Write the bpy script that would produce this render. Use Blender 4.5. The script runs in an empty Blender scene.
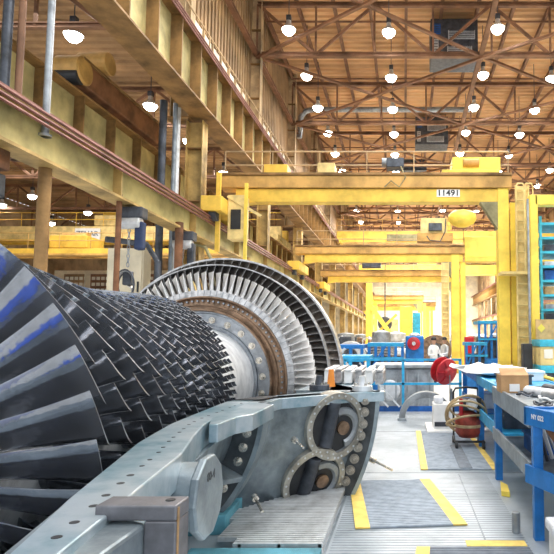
import bpy, bmesh, math, random
from mathutils import Vector, Matrix
PI = math.pi
S = bpy.context.scene
rnd = random.Random(7)
sin, cos = math.sin, math.cos

# ------------------------------------------------------------ camera (24 mm shift lens, level with the hall axis, slightly up)
FPX = 554.0
cd = bpy.data.cameras.new('camera'); cam = bpy.data.objects.new('camera', cd); S.collection.objects.link(cam)
cam.location = (0, 0, 1.65)
cam.rotation_euler = (PI/2 + math.atan(44/FPX), 0, 0)
cd.sensor_width = 36; cd.lens = 36*FPX/554; cd.shift_x = (277-404)/554; cd.shift_y = 17/554; cd.clip_end = 400; cd.clip_start = .05
S.camera = cam

# ------------------------------------------------------------ world, exposure, large lights
W = bpy.data.worlds.new('daylight'); S.world = W; W.use_nodes = True
bg = W.node_tree.nodes['Background']; bg.inputs[0].default_value = (.92, .96, 1, 1); bg.inputs[1].default_value = 1.05
vs = S.view_settings; vs.view_transform = 'Standard'; vs.look = 'None'; vs.gamma = 1; vs.use_curve_mapping = False
vs.exposure = 0.35
S.cycles.max_bounces = 6; S.cycles.diffuse_bounces = 4; S.cycles.glossy_bounces = 4
S.cycles.sample_clamp_indirect = 6

def area(name, loc, rot, sx, sy, power, col=(1, .97, .92)):
    l = bpy.data.lights.new(name, 'AREA'); l.shape = 'RECTANGLE'; l.size = sx; l.size_y = sy; l.energy = power; l.color = col
    o = bpy.data.objects.new(name, l); S.collection.objects.link(o); o.location = loc; o.rotation_euler = rot
    return o
for i, (y, p) in enumerate(((6, 1500), (20, 2300), (38, 4200), (60, 9000), (90, 19000))):
    area('bay_light', (3, y, 13.9), (0, 0, 0), 14, 9, p)              # downward light of the high-bay rows
area('aisle_light', (-17, 26, 11.6), (0, 0, 0), 14, 24, 3000)

# ------------------------------------------------------------ materials
def mat(name, col, rough=.5, metal=0.0, var=.12, scale=3.0, bump=0.0, col2=None, emit=0, bscale=None, stretch=None, coat=0):
    m = bpy.data.materials.new(name); m.use_nodes = True
    nt = m.node_tree; N = nt.nodes; L = nt.links; b = N['Principled BSDF']
    b.inputs['Roughness'].default_value = rough; b.inputs['Metallic'].default_value = metal
    if coat: b.inputs['Coat Weight'].default_value = coat
    tc = N.new('ShaderNodeTexCoord'); mp = N.new('ShaderNodeMapping'); L.new(tc.outputs['Object'], mp.inputs[0])
    if stretch: mp.inputs['Scale'].default_value = stretch
    nz = N.new('ShaderNodeTexNoise'); nz.inputs['Scale'].default_value = scale; nz.inputs['Detail'].default_value = 6
    nz.inputs['Roughness'].default_value = .62
    L.new(mp.outputs[0], nz.inputs['Vector'])
    r = N.new('ShaderNodeValToRGB'); L.new(nz.outputs['Fac'], r.inputs[0])
    c2 = col2 or [c*(1-2.2*var) for c in col]
    c1 = [min(1, c*(1+var)) for c in col]
    r.color_ramp.elements[0].position = .33; r.color_ramp.elements[1].position = .62
    r.color_ramp.elements[0].color = (*[max(0, c) for c in c2], 1); r.color_ramp.elements[1].color = (*c1, 1)
    L.new(r.outputs[0], b.inputs['Base Color'])
    rr = N.new('ShaderNodeMapRange'); L.new(nz.outputs['Fac'], rr.inputs[0])
    rr.inputs['To Min'].default_value = min(1, rough*1.3); rr.inputs['To Max'].default_value = rough*.8
    L.new(rr.outputs[0], b.inputs['Roughness'])
    if bump:
        n2 = N.new('ShaderNodeTexNoise'); n2.inputs['Scale'].default_value = bscale or scale*8; n2.inputs['Detail'].default_value = 4
        L.new(mp.outputs[0], n2.inputs['Vector'])
        bp = N.new('ShaderNodeBump'); bp.inputs['Strength'].default_value = bump; bp.inputs['Distance'].default_value = .02
        L.new(n2.outputs['Fac'], bp.inputs['Height']); L.new(bp.outputs[0], b.inputs['Normal'])
    if emit:
        b.inputs['Emission Color'].default_value = (*col, 1); b.inputs['Emission Strength'].default_value = emit
    return m
M = {}
def mk(k, *a, **kw): M[k] = mat(k, *a, **kw)
mk('blade_dark', (.34, .36, .40), .13, .86, .15, 4, .55, bscale=4)
mk('blade_edge', (.42, .45, .50), .35, .8)
mk('blade_bright', (.92, .92, .92), .36, .45, .06, 9)
mk('blade_grey', (.20, .185, .175), .42, .7, .25, 9)
mk('disc_bright', (.88, .89, .91), .4, .4, .12, 4, stretch=(1, 4, 1))
mk('disc_dark', (.34, .37, .41), .36, .85, .2, 6)
mk('disc_brown', (.30, .20, .135), .38, .75, .25, 7)
mk('platform_steel', (.55, .55, .56), .38, .7, .2, 12)
mk('casing', (.27, .32, .35), .36, .5, .3, 2.6, .10, bscale=30, col2=(.12, .15, .175))
mk('casing_top', (.40, .46, .50), .30, .5, .2, 3.2, .05, col2=(.13, .27, .34))
mk('casing_dark', (.085, .095, .105), .45, .5, .3, 3)
mk('casing_block', (.20, .20, .22), .42, .55, .2, 5)
mk('port_ring', (.40, .385, .34), .42, .6, .2, 6)
mk('bolt_steel', (.62, .60, .55), .25, .9, .15, 20)
mk('bolt_dark', (.09, .085, .085), .4, .7)
mk('rust_edge', (.42, .26, .12), .6, .2, .2, 9)
mk('bolt_worn', (.40, .37, .32), .32, .8, .2, 20)
mk('teal', (.12, .36, .45), .5, .1, .2, 3)
mk('plate', (.42, .47, .515), .36, .2, .14, 1.6, .12, bscale=60, col2=(.28, .33, .37))
mk('grating', (.66, .69, .71), .4, .45, .15, 5)
mk('mat_grey', (.35, .405, .47), .75, 0, .1, 9, .1)
mk('mat_dark', (.17, .20, .24), .75, 0, .1, 9)
mk('mat_yellow', (.88, .64, .16), .65, 0, .1, 6)
mk('blue', (.015, .19, .56), .42, .1, .15, 4)
mk('blue_light', (.03, .36, .66), .42, .1, .15, 4)
mk('reflector_blue', (.01, .13, .85), .45, 0, .1, 3)
mk('blue_deep', (.012, .11, .40), .5, .1, .3, 2)
mk('cyan', (.05, .46, .62), .5, .1, .15, 4)
mk('bench_grey', (.25, .29, .33), .42, .4, .15, 5)
mk('crane_yellow', (.84, .55, .08), .5, .05, .12, 1.5)
mk('crane_lemon', (.90, .68, .10), .5, .05, .10, 1.5)
mk('crane_orange', (.60, .35, .10), .55, .05, .2, 1.2)
mk('crane_pale', (.80, .62, .26), .55, .05, .15, 2)
mk('column_yellow', (.50, .34, .12), .6, .05, .28, 1.1)
mk('column_tan', (.50, .36, .20), .6, .05, .25, 1.1)
mk('girder_web', (.56, .48, .22), .6, .05, .25, .7)
mk('girder_flange', (.30, .17, .06), .6, .1, .3, 1.2)
mk('girder_old', (.50, .43, .18), .6, .05, .28, .6)
mk('rail_red', (.22, .085, .065), .5, .3, .2, 2)
mk('truss', (.24, .12, .065), .6, .1, .25, .8)
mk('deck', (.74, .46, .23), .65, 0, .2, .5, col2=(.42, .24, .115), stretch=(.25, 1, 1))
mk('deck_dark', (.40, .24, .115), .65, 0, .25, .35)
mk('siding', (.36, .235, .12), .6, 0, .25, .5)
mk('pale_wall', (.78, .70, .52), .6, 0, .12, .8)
mk('window_pane', (.82, .80, .70), .25, 0, .08, 2)
mk('hall_floor', (.62, .63, .62), .5, 0, .12, .3)
mk('concrete', (.52, .50, .47), .7, 0, .15, .6)
mk('rust_box', (.23, .10, .045), .6, .1, .3, 1.5)
mk('black', (.02, .022, .026), .5, 0, .2)
mk('dark_steel', (.07, .08, .10), .45, .4, .25, 4)
mk('grey_steel', (.34, .37, .40), .4, .5, .2, 3)
mk('light_steel', (.66, .69, .72), .35, .4, .15, 3)
mk('white', (.85, .86, .86), .55, 0, .05, 4)
mk('white_soft', (.80, .82, .86), .7, 0, .08, 8)
mk('red', (.55, .018, .03), .38, 0, .2, 4)
mk('red_rust', (.30, .045, .028), .5, .1, .25, 6)
mk('hose', (.48, .36, .20), .5, 0, .15, 8)
mk('cardboard', (.48, .28, .13), .8, 0, .1, 5)
mk('wood', (.60, .38, .16), .65, 0, .15, 4)
mk('skin', (.55, .32, .22), .6)
mk('navy', (.03, .05, .12), .8)
mk('orange', (.9, .30, .04), .5)
mk('lamp_glass', (1, .97, .90), .4, emit=26)
mk('olive', (.30, .27, .14), .55, .1, .3, 1)

# ------------------------------------------------------------ mesh helpers
WP = {}
def Ry(a): return Matrix.Rotation(a, 3, 'Y')
class MB:
    def __init__(s): s.v = []; s.f = []; s.mi = []
    def add(s, vs, fs, mi=0):
        n = len(s.v); s.v += [Vector(v) for v in vs]; s.f += [[i+n for i in f] for f in fs]; s.mi += [mi]*len(fs); return s
    def box(s, x0, x1, y0, y1, z0, z1, mi=0):
        vs = [(x, y, z) for z in (z0, z1) for y in (y0, y1) for x in (x0, x1)]
        return s.add(vs, [(0, 2, 3, 1), (4, 5, 7, 6), (0, 1, 5, 4), (2, 6, 7, 3), (0, 4, 6, 2), (1, 3, 7, 5)], mi)
    def frame(s, p0, p1, up=(0, 0, 1)):
        p0, p1 = Vector(p0), Vector(p1); d = (p1-p0).normalized(); u = Vector(up)
        if abs(d.dot(u)) > .99: u = Vector((0, 1, 0)) if abs(d.y) < .9 else Vector((1, 0, 0))
        r = d.cross(u).normalized(); return p0, p1, r, r.cross(d).normalized()
    def bar(s, p0, p1, w, h=None, up=(0, 0, 1), mi=0):
        h = h or w; p0, p1, r, u = s.frame(p0, p1, up)
        vs = [p+r*a*w/2+u*b*h/2 for p in (p0, p1) for a, b in ((-1, -1), (1, -1), (1, 1), (-1, 1))]
        return s.add(vs, [(3, 2, 1, 0), (4, 5, 6, 7), (0, 1, 5, 4), (1, 2, 6, 5), (2, 3, 7, 6), (3, 0, 4, 7)], mi)
    def ibeam(s, p0, p1, w, h, tf=.03, tw=.02, up=(0, 0, 1), mi=0):
        q0, q1, r, u = s.frame(p0, p1, up)
        for e in (-1, 1): s.bar(q0+u*e*(h-tf)/2, q1+u*e*(h-tf)/2, w, tf, up, mi)
        return s.bar(q0, q1, tw, h-2*tf, up, mi)
    def cyl(s, p0, p1, r0, r1=None, n=14, cap=True, mi=0):
        r1 = r0 if r1 is None else r1; p0, p1, r, u = s.frame(p0, p1)
        vs = [p+(r*cos(2*PI*i/n)+u*sin(2*PI*i/n))*R for p, R in ((p0, r0), (p1, r1)) for i in range(n)]
        fs = [(i, (i+1) % n, n+(i+1) % n, n+i) for i in range(n)]
        if cap: fs += [tuple(range(n))[::-1], tuple(range(n, 2*n))]
        return s.add(vs, fs, mi)
    def tube(s, pts, r, n=8, closed=False, mi=0):
        P = [Vector(p) for p in pts]; m = len(P); vs = []; prev = None
        for i, p in enumerate(P):
            d = (P[(i+1) % m]-P[i-1]) if closed else (P[min(i+1, m-1)]-P[max(i-1, 0)])
            d.normalize()
            if prev is None:
                prev = d.orthogonal().normalized()
            a = (prev-d*prev.dot(d)).normalized(); prev = a; b = d.cross(a)
            vs += [p+(a*cos(2*PI*k/n)+b*sin(2*PI*k/n))*r for k in range(n)]
        fs = []
        for i in range(m if closed else m-1):
            j = (i+1) % m
            fs += [(i*n+k, i*n+(k+1) % n, j*n+(k+1) % n, j*n+k) for k in range(n)]
        if not closed: fs += [tuple(range(n))[::-1], tuple(range((m-1)*n, m*n))]
        return s.add(vs, fs, mi)
    def lathe(s, prof, c=(0, 0, 0), n=64, a0=0, a1=2*PI, axis='Y', closed=False, mi=0):
        # prof: (radius, along axis)
        full = abs(a1-a0-2*PI) < 1e-6; k = n if full else n+1; c = Vector(c); vs = []; m = len(prof)
        for i in range(k):
            a = a0+(a1-a0)*i/n
            for r, y in prof:
                if axis == 'Y': vs.append(c+Vector((r*cos(a), y, r*sin(a))))
                elif axis == 'Z': vs.append(c+Vector((r*cos(a), r*sin(a), y)))
                else: vs.append(c+Vector((y, r*cos(a), r*sin(a))))
        fs = []
        for i in range(n):
            j = (i+1) % k
            for q in range(m if closed else m-1):
                p = (q+1) % m; fs.append((i*m+q, j*m+q, j*m+p, i*m+p))
        if not full and closed: fs += [tuple(range(m)), tuple(range((k-1)*m, k*m))[::-1]]
        return s.add(vs, fs, mi)
    def prism(s, poly, d, mi=0):
        # poly: 3D points; extruded by vector d
        n = len(poly); d = Vector(d); vs = [Vector(p) for p in poly]+[Vector(p)+d for p in poly]
        return s.add(vs, [tuple(range(n))[::-1], tuple(range(n, 2*n))]+[(i, (i+1) % n, n+(i+1) % n, n+i) for i in range(n)], mi)
    def build(s, name, m, parent=None, bevel=0, smooth=False, org=None, fix=True):
        xs = [v.x for v in s.v]; ys = [v.y for v in s.v]; zs = [v.z for v in s.v]
        o0 = Vector(org) if org is not None else Vector(((min(xs)+max(xs))/2, (min(ys)+max(ys))/2, min(zs)))
        me = bpy.data.meshes.new(name); me.from_pydata([v-o0 for v in s.v], [], s.f)
        ms = m if isinstance(m, (list, tuple)) else [m]
        for q in ms: me.materials.append(M[q])
        if len(ms) > 1: me.polygons.foreach_set('material_index', s.mi)
        if fix:
            bm = bmesh.new(); bm.from_mesh(me); bmesh.ops.recalc_face_normals(bm, faces=bm.faces); bm.to_mesh(me); bm.free()
        if smooth:
            me.polygons.foreach_set('use_smooth', [True]*len(me.polygons))
            try: me.set_sharp_from_angle(angle=math.radians(smooth if smooth > 1 else 35))
            except Exception: pass
        me.update()
        o = bpy.data.objects.new(name, me); S.collection.objects.link(o)
        WP[o] = o0
        if parent is not None: o.parent = parent; o.location = o0-WP[parent]
        else: o.location = o0
        if bevel:
            b = o.modifiers.new('bevel', 'BEVEL'); b.width = bevel; b.segments = 2; b.limit_method = 'ANGLE'; b.angle_limit = math.radians(40)
        return o
def tag(o, label, cat, group=None):
    o['label'] = label; o['category'] = cat
    if group: o['group'] = group
    return o
def thing(name, loc, label, cat, group=None):
    o = bpy.data.objects.new(name, None); S.collection.objects.link(o); o.location = loc; o.empty_display_size = .1
    WP[o] = Vector(loc); return tag(o, label, cat, group)
def st(o): o['kind'] = 'structure'; return o
def copy_tree(o, parent=None, loc=None, rz=None, label=None):
    c = o.copy(); S.collection.objects.link(c)
    if parent is not None: c.parent = parent
    if loc is not None: c.location = loc; WP[c] = Vector(loc)
    if rz is not None: c.rotation_euler = (0, 0, rz)
    if label: c['label'] = label
    for ch in list(o.children): copy_tree(ch, c)
    return c
def inst(o, name, parent, loc, rot=None):
    c = o.copy(); c.name = name; S.collection.objects.link(c); c.parent = parent; c.location = Vector(loc)-WP[parent] if parent else loc
    WP[c] = Vector(loc)
    if rot is not None: c.rotation_euler = rot
    return c
def text(s, name, size, loc, rot, m, parent, depth=.01):
    c = bpy.data.curves.new(name, 'FONT'); c.body = s; c.size = size; c.extrude = depth; c.offset = size*.022; c.align_x = 'CENTER'; c.align_y = 'CENTER'
    c.materials.append(M[m]); tmp = bpy.data.objects.new(name, c); S.collection.objects.link(tmp)
    bpy.context.view_layer.update()
    me = bpy.data.meshes.new_from_object(tmp.evaluated_get(bpy.context.evaluated_depsgraph_get())); bpy.data.objects.remove(tmp); bpy.data.curves.remove(c)
    o = bpy.data.objects.new(name, me); S.collection.objects.link(o)
    o.parent = parent; o.location = Vector(loc)-WP[parent]; o.rotation_euler = rot; WP[o] = Vector(loc); return o
ORD = ['first', 'second', 'third', 'fourth', 'fifth', 'sixth', 'seventh', 'eighth', 'ninth', 'tenth', 'eleventh', 'twelfth', 'thirteenth', 'fourteenth', 'fifteenth', 'sixteenth', 'seventeenth', 'eighteenth', 'nineteenth', 'twentieth', 'twenty-first', 'twenty-second', 'twenty-third']

# ============================================================ LARGE STRUCTURE
HF = -.12          # hall floor level; the work platform is at z = 0
XL, XR = -6.0, 14.0
YE = 112
b = MB(); b.box(-34, -5.2, -10, YE, HF-.2, HF); b.box(-5.2, 30, 9.4, YE, HF-.2, HF); b.box(3.2, 30, -10, 9.4, HF-.2, HF); b.box(-5.2, 3.2, -10, 9.4, -1.7, -1.5)
b.box(-5.3, -5.2, -10, 9.4, -1.5, HF); b.box(-5.2, 3.2, 9.4, 9.5, -1.5, HF)
st(b.build('floor', 'hall_floor'))
def deck(name, x0, x1, y0, y1, z, m, pitch=.5, amp=.09):
    b = MB(); n = int((y1-y0)/pitch); vs = []; prof = []
    for i in range(n):
        y = y0+i*pitch
        prof += [(y, z), (y+pitch*.35, z), (y+pitch*.5, z+amp), (y+pitch*.85, z+amp)]
    prof.append((y1, z))
    for y, zz in prof: vs += [(x0, y, zz), (x1, y, zz), ]
    k = len(prof)
    fs = [(2*i, 2*i+1, 2*i+3, 2*i+2) for i in range(k-1)]
    vs2 = vs+[(x0, y0, z+.3), (x1, y0, z+.3), (x0, y1, z+.3), (x1, y1, z+.3)]
    q = 2*k
    fs += [(q, q+1, q+3, q+2)]
    b.add(vs2, fs); return st(b.build(name, m, fix=False))
deck('ceiling', XL-1, XR+1, 6, YE, 17.6, 'deck')
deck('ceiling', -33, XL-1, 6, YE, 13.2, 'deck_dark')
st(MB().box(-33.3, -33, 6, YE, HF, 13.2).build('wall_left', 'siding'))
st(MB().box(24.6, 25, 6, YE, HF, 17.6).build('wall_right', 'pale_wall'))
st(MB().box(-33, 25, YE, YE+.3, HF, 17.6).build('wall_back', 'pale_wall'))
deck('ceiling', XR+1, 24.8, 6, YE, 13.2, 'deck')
# clerestory wall over the left runway
b = MB()
for i in range(int((YE-8)/.35)):
    y = 8+i*.35; b.box(XL-1.0, XL-.94, y, y+.2, 12.3, 17.6)
b.box(XL-1.1, XL-1, 6, YE, 12.3, 17.6); b.box(XL-1.06, XL-1, 6, YE, 9.9, 10.4)
st(b.build('wall_left', 'siding'))
b = MB()
for i in range(13):
    y0 = 8.3+8*i; st(MB().box(XL-1.05, XL-1.0, y0+.4, y0+7.6, 10.4, 12.3).build('window_%d' % (i+1), 'window_pane'))
    for k in range(9): b.box(XL-1.0, XL-.93, y0+.35+k*.9, y0+.42+k*.9, 10.4, 12.3)
b.box(XL-1.0, XL-.92, 8, YE, 11.3, 11.38)
st(b.build('trim_1', 'column_tan'))
b = MB()
for i in range(int((YE-8)/.35)):
    y = 8+i*.35; b.box(XR+.94, XR+1.0, y, y+.2, 10.4, 17.6)
b.box(XR+1, XR+1.1, 6, YE, 10.4, 17.6)
st(b.build('wall_right', 'siding'))

# columns -------------------------------------------------
YC = [8.3+8*i for i in range(13)]
def column(name, x, y, z0, z1, w, d, m, label, group):
    t = thing(name, (x, y, z0), label, 'column', group)
    b = MB()
    b.box(x-w/2, x-w/2+.03, y-d/2, y+d/2, z0, z1); b.box(x+w/2-.03, x+w/2, y-d/2, y+d/2, z0, z1); b.box(x-w/2, x+w/2, y-.015, y+.015, z0, z1)
    b.build('shaft', m, t)
    MB().box(x-w/2-.1, x+w/2+.1, y-d/2-.1, y+d/2+.1, z0, z0+.04).build('base_plate', 'girder_flange', t)
    b = MB()
    for k in range(int((z1-z0)/1.6)): b.box(x-w/2+.03, x+w/2-.03, y-d/2, y+d/2, z0+1+k*1.6, z0+1.03+k*1.6)
    b.build('stiffener_plates', 'girder_flange', t)
    return t
for i, y in enumerate(YC):
    w = 'the %s along the left side' % ORD[i]
    if i == 0: continue
    column('crane_column', XL-.25, y, HF, 8.14, .5, .42, 'column_yellow', 'yellowed column carrying the high left crane girder, %s counted from the camera' % ORD[i], 'columns under the left crane girder')
    column('roof_column', XL-.75, y, 8.2, 17.5, .55, .35, 'column_tan', 'tan roof column rising above the left crane girder, %s counted from the camera' % ORD[i], 'left roof columns')
for i, y in enumerate(YC[1:]):
    column('crane_column', XR+.25, y, HF, 8.14, .6, .5, 'column_tan', 'tan column of the right side colonnade, %s one from the camera' % ORD[i], 'columns of the right side')
    column('roof_column', XR+.75, y, 8.2, 17.5, .45, .35, 'column_tan', 'tan upper column above the right crane girder, %s one from the camera' % ORD[i], 'right roof columns')

# crane runway girders ----------------------------------------
def girder(name, x, z0, z1, y0, y1, label, web, fl, wf=.6, pitch=1.35, rail=True, pipes=True, side=1):
    t = thing(name, (x, y0, z0), label, 'girder')
    MB().box(x-.02, x+.02, y0, y1, z0+.04, z1-.04).build('web', web, t)
    MB().box(x-wf/2, x+wf/2, y0, y1, z0, z0+.05).build('bottom_flange', fl, t)
    MB().box(x-wf/2, x+wf/2, y0, y1, z1-.05, z1).build('top_flange', fl, t)
    n = int((y1-y0)/pitch)
    for i in range(n):
        y = y0+i*pitch
        if i == 0: s0 = MB().box(x-wf*.46, x+wf*.46, y-.02, y+.02, z0+.05, z1-.05).build('stiffener', fl, t)
        else: inst(s0, 'stiffener', t, WP[s0]+Vector((0, i*pitch, 0)))
    if rail:
        MB().ibeam((x, y0, z1+.075), (x, y1, z1+.075), .14, .15, .03, .03).build('rail', 'rail_red', t)
    if pipes:
        for k in range(3):
            MB().tube([(x+side*(wf/2+.04), y0, z1-.02-.09*k), (x+side*(wf/2+.04), y1, z1-.02-.09*k)], .028, 6).build('power_rail', 'rail_red', t)
    return t
girder('upper_crane_girder', XL, 8.2, 10.0, 3, YE, 'tall ribbed crane runway girder high on the left, with red conductor rails on top', 'girder_web', 'girder_flange', .7, 1.33)
girder('lower_crane_girder', XL+.1, 4.45, 5.2, 3, YE, 'lower yellowish runway girder behind the rotor, the one with red rails along its top', 'girder_old', 'column_yellow', .42, 4)
girder('aisle_crane_girder', -8.3, 5.9, 7.75, 3, 60, 'pale ribbed girder of the side aisle, under the rusty end truck', 'girder_web', 'girder_flange', .6, 1.5, False, False)
girder('right_crane_girder', XR, 8.2, 10.0, 14, YE, 'ribbed crane runway girder along the far right side', 'girder_web', 'girder_flange', .6, 1.33, side=-1)
girder('right_lower_girder', XR-.1, 4.45, 5.2, 14, YE, 'lower runway girder of the right side', 'girder_old', 'column_yellow', .42, 4, side=-1)
# walkway with handrail on the upper girder
t = thing('walkway', (XL-.5, 8, 10.15), 'narrow service walkway with handrail on the upper left girder', 'walkway')
MB().box(XL-.85, XL-.15, 8, YE, 10.16, 10.2).build('deck_plate', 'column_tan', t)
b = MB()
for z in (.55, 1.05): b.tube([(XL-.2, 8, 10.2+z), (XL-.2, YE, 10.2+z)], .025, 6)
for i in range(50): b.cyl((XL-.2, 9+2*i, 10.2), (XL-.2, 9+2*i, 11.25), .025, n=6)
b.build('handrail', 'column_tan', t)

# roof trusses --------------------------------------------------------
def truss(y, x0, x1, zb, zt, label, n, s=.17):
    t = thing('roof_truss', ((x0+x1)/2, y, zb), label, 'truss', 'roof trusses across the hall' if zb > 13 else 'roof trusses over the side aisle')
    MB().ibeam((x0, y, zb), (x1, y, zb), s*1.3, s*1.3, .04, .04).build('bottom_chord', 'truss', t)
    MB().ibeam((x0, y, zt), (x1, y, zt), s*1.2, s*1.2, .04, .04).build('top_chord', 'truss', t)
    b = MB(); L = (x1-x0)/n
    for i in range(n+1):
        b.bar((x0+i*L, y, zb), (x0+i*L, y, zt), .09)
        if i < n:
            a, c = (zt, zb) if i % 2 == 0 else (zb, zt)
            b.bar((x0+i*L, y, a), (x0+(i+1)*L, y, c), .12)
    b.build('web_members', 'truss', t)
for i, y in enumerate(YC[1:]):
    truss(y+.0, XL-.7, XR+.7, 14.5, 16.9, 'brown steel roof truss across the main hall, %s from the camera' % ORD[i], 8)
for i, y in enumerate(YC[:8]):
    truss(y, -32.9, XL-1, 11.2, 12.9, 'brown roof truss over the left side aisle, %s from the camera' % ORD[i], 12, .14)
for k in range(13):
    x = XL-.7+k*1.7
    tag(MB().ibeam((x, 8, 17.28), (x, YE, 17.28), .14, .26, .03, .03).build('purlin', 'truss'), 'brown purlin running down the hall under the roof deck, %s from the left' % ORD[k], 'purlin', 'purlins under the roof deck')
nodes = [XL-.7, 3.5, XR+.7]
for j, x in enumerate(nodes):
    tag(MB().ibeam((x, 8, 14.5), (x, YE, 14.5), .2, .2, .03, .03).build('tie_beam', 'truss'), 'brown tie beam running down the hall between trusses, %s' % ('at the left columns', 'in the middle of the roof', 'at the right columns')[j], 'beam', 'lengthwise tie beams')
q = 0
for i in range(0, 12):
    for j in range(2):
        b = MB()
        b.bar((nodes[j], YC[i], 14.45), (nodes[j+1], YC[i+1], 14.45), .14, .11)
        b.bar((nodes[j+1], YC[i], 14.36), (nodes[j], YC[i+1], 14.36), .14, .11)
        tag(b.build('cross_brace', 'truss'), 'flat X of brown roof bracing in the %s half, %s bay from the camera' % (('left', 'right')[j], ORD[i]), 'bracing', 'X bracing between the roof trusses')
for i in range(14):
    y = 20+6*i; tag(MB().tube([(XL-.7, y, 17.1), (XR+.7, y, 17.1)], .05, 6).build('sprinkler_pipe', 'truss'), 'thin brown sprinkler pipe crossing under the roof, %s from the camera' % ORD[i], 'pipe', 'sprinkler pipes under the roof')
tag(MB().tube([(-6.6, 34, 14.2), (-6.5, 34, 15.6), (-6.2, 34, 15.95), (-5.8, 34, 16.05), (4.5, 34, 16.05)], .17, 12).build('air_duct', 'grey_steel', smooth=True), 'long pale ventilation duct crossing high under the second visible truss', 'duct')

# high bay lamps ---------------------------------------------------------
def make_lamp():
    t = thing('high_bay_lamp', (0, 0, 0), '', 'lamp')
    MB().lathe([(.05, .42), (.10, .40), (.11, .26), (.15, .22), (.30, .02), (.31, 0), (.29, 0), (.14, .2)], n=16, axis='Z').build('shade', 'light_steel', t, smooth=True)
    MB().lathe([(.001, -.24), (.14, -.21), (.25, -.10), (.27, .0), (.2, .05), (.001, .06)], n=14, axis='Z').build('bulb', 'lamp_glass', t, smooth=True)
    MB().cyl((0, 0, .4), (0, 0, 2.75), .018, n=6).build('stem', 'dark_steel', t)
    MB().box(-.1, .1, -.1, .1, .42, .62).build('ballast', 'dark_steel', t)
    return t
lamp0 = make_lamp(); first = True
def lamp(x, y, z, label, group, power):
    global first
    if first: o = lamp0; o.location = (x, y, z); o['label'] = label; first = False
    else: o = copy_tree(lamp0, loc=(x, y, z), label=label)
    o['group'] = group
    if x < XL-1:
        for ch in o.children:
            if ch.name.startswith('stem'): ch.scale.z = (13.22-z-.4)/2.35
    if power:
        l = bpy.data.lights.new('lamp_light', 'POINT'); l.energy = power; l.shadow_soft_size = .2; l.color = (1, .95, .86)
        p = bpy.data.objects.new('lamp_light', l); S.collection.objects.link(p); p.location = (x, y, z-.02)
rows = [(-4.97, 'leftmost'), (-.66, 'second from left'), (4.02, 'third from left'), (7.6, 'fourth from left'), (11.6, 'rightmost')]
ly = [3.5, 7.5, 11.5, 15.2, 19, 22.9, 27.3, 31, 35.2, 39, 43.4, 47.5, 52, 57, 63, 70, 78, 87]
for j, (x, w) in enumerate(rows):
    for i, y in enumerate(ly):
        if j == 4 and i < 6: continue
        lamp(x, y+(0, .2, -.1, .3, -.2)[j], 15-(.1*(i % 2)), 'lit high-bay lamp of the main roof, %s row, %s from camera' % (w, ORD[i]), 'high-bay lamps of the main hall', 900 if y < 50 else (1500 if i % 2 else 0))
for i, y in enumerate((17.7, 23.3, 27.6, 33.1, 39)):
    lamp(-11, y, 12-.3, 'lit side aisle lamp just behind the big girders, %s from the camera' % ORD[i], 'high-bay lamps of the side aisle, near row', 250)
for i, (x, y) in enumerate(((-25.6, 37.5), (-24.6, 42.5), (-24.6, 47), (-29.5, 40), (-30, 46.5))):
    lamp(x, y, 11.4, 'small lit lamp far back in the side aisle, %s of the far ones' % ORD[i], 'far lamps of the side aisle', 250)

# HVAC units in the roof
def hvac(x, y, label, s=1.0):
    t = thing('roof_heater', (x, y, 15.2), label, 'heater', 'heaters hung in the roof')
    MB().box(x-1.15*s, x+1.15*s, y-.6, y+.9, 15.2, 17.2).build('housing', 'dark_steel', t, .03)
    for k, (xo, z, w, h) in enumerate(((.35, 16.15, 1.3, .42), (.25, 15.35, 1.2, .42), (-.85, 16.4, .35, .5), (-.9, 15.4, .25, .7))):
        f = MB().box(x+s*(xo-w/2), x+s*(xo+w/2), y-.68, y-.6, z, z+h).build('grille', 'light_steel' if k != 2 else 'blue_deep', t)
        b = MB()
        for q in range(5): b.box(x+s*(xo-w/2)+.04, x+s*(xo+w/2)-.04, y-.72, y-.68, z+.04+q*h/5, z+.06+q*h/5)
        b.build('louvre', 'dark_steel', f)
    b = MB()
    for e in (-1, 1): b.cyl((x+e*s, y, 17.2), (x+e*s, y, 17.6), .03, n=6)
    b.build('hanger', 'truss', t)
hvac(2.45, 26.5, 'dark unit heater with pale louvres hung in the roof, the nearest')
hvac(1.95, 38.5, 'dark unit heater hung in the roof farther down the hall')
t = thing('hanging_box', (.8, 43.5, 14.9), 'small dark box hung between far trusses above the cranes', 'box')
MB().box(-.2, 1.8, 43, 44, 14.9, 15.8).build('housing', 'dark_steel', t, .03)
for x in (0, 1.6): MB().cyl((x, 43.5, 15.8), (x, 43.5, 17.6), .03, n=6).build('hanger', 'truss', t)

# ============================================================ WORK PLATFORM
b = MB(); b.prism([(-2.0, 4.7, -.12), (-1.75, 5.5, -.12), (-.62, 5.95, -.12), (-.5, 6.2, -.12), (-.62, 6.7, -.12), (-1.2, 12.75, -.12), (3.2, 12.75, -.12), (3.2, -1, -.12), (-1.35, -1, -.12), (-1.35, 3.6, -.12)], (0, 0, .12))
st(b.build('floor', 'plate'))
for i in range(6):
    pass
b = MB()
for i in range(37):
    y = 4.34+i*.0445; x0 = -1.30-.16*(1 if y > 4.45 else 0)-.2*(1 if y > 4.9 else 0)
    if y > 5.0: x0 = -1.66+(y-5.0)*.80
    b.box(x0, -.62 if y < 5.9 else -.62, y, y+.028, .06, .095)
for x in (-.64, -.95, -1.25):
    b.box(x-.012, x+.012, 4.34, 5.9, .001, .09)
tag(b.build('grating', 'grating'), 'ribbed metal grating planks beside the turbine casing, left of the nearer mat', 'grating')
b = MB().box(-1.6, -.62, 3.55, 4.31, .0, .072)
for i in range(70):
    x = -1.60+i*.014; b.box(x, x+.007, 3.55, 4.30, .07, .078)
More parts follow.
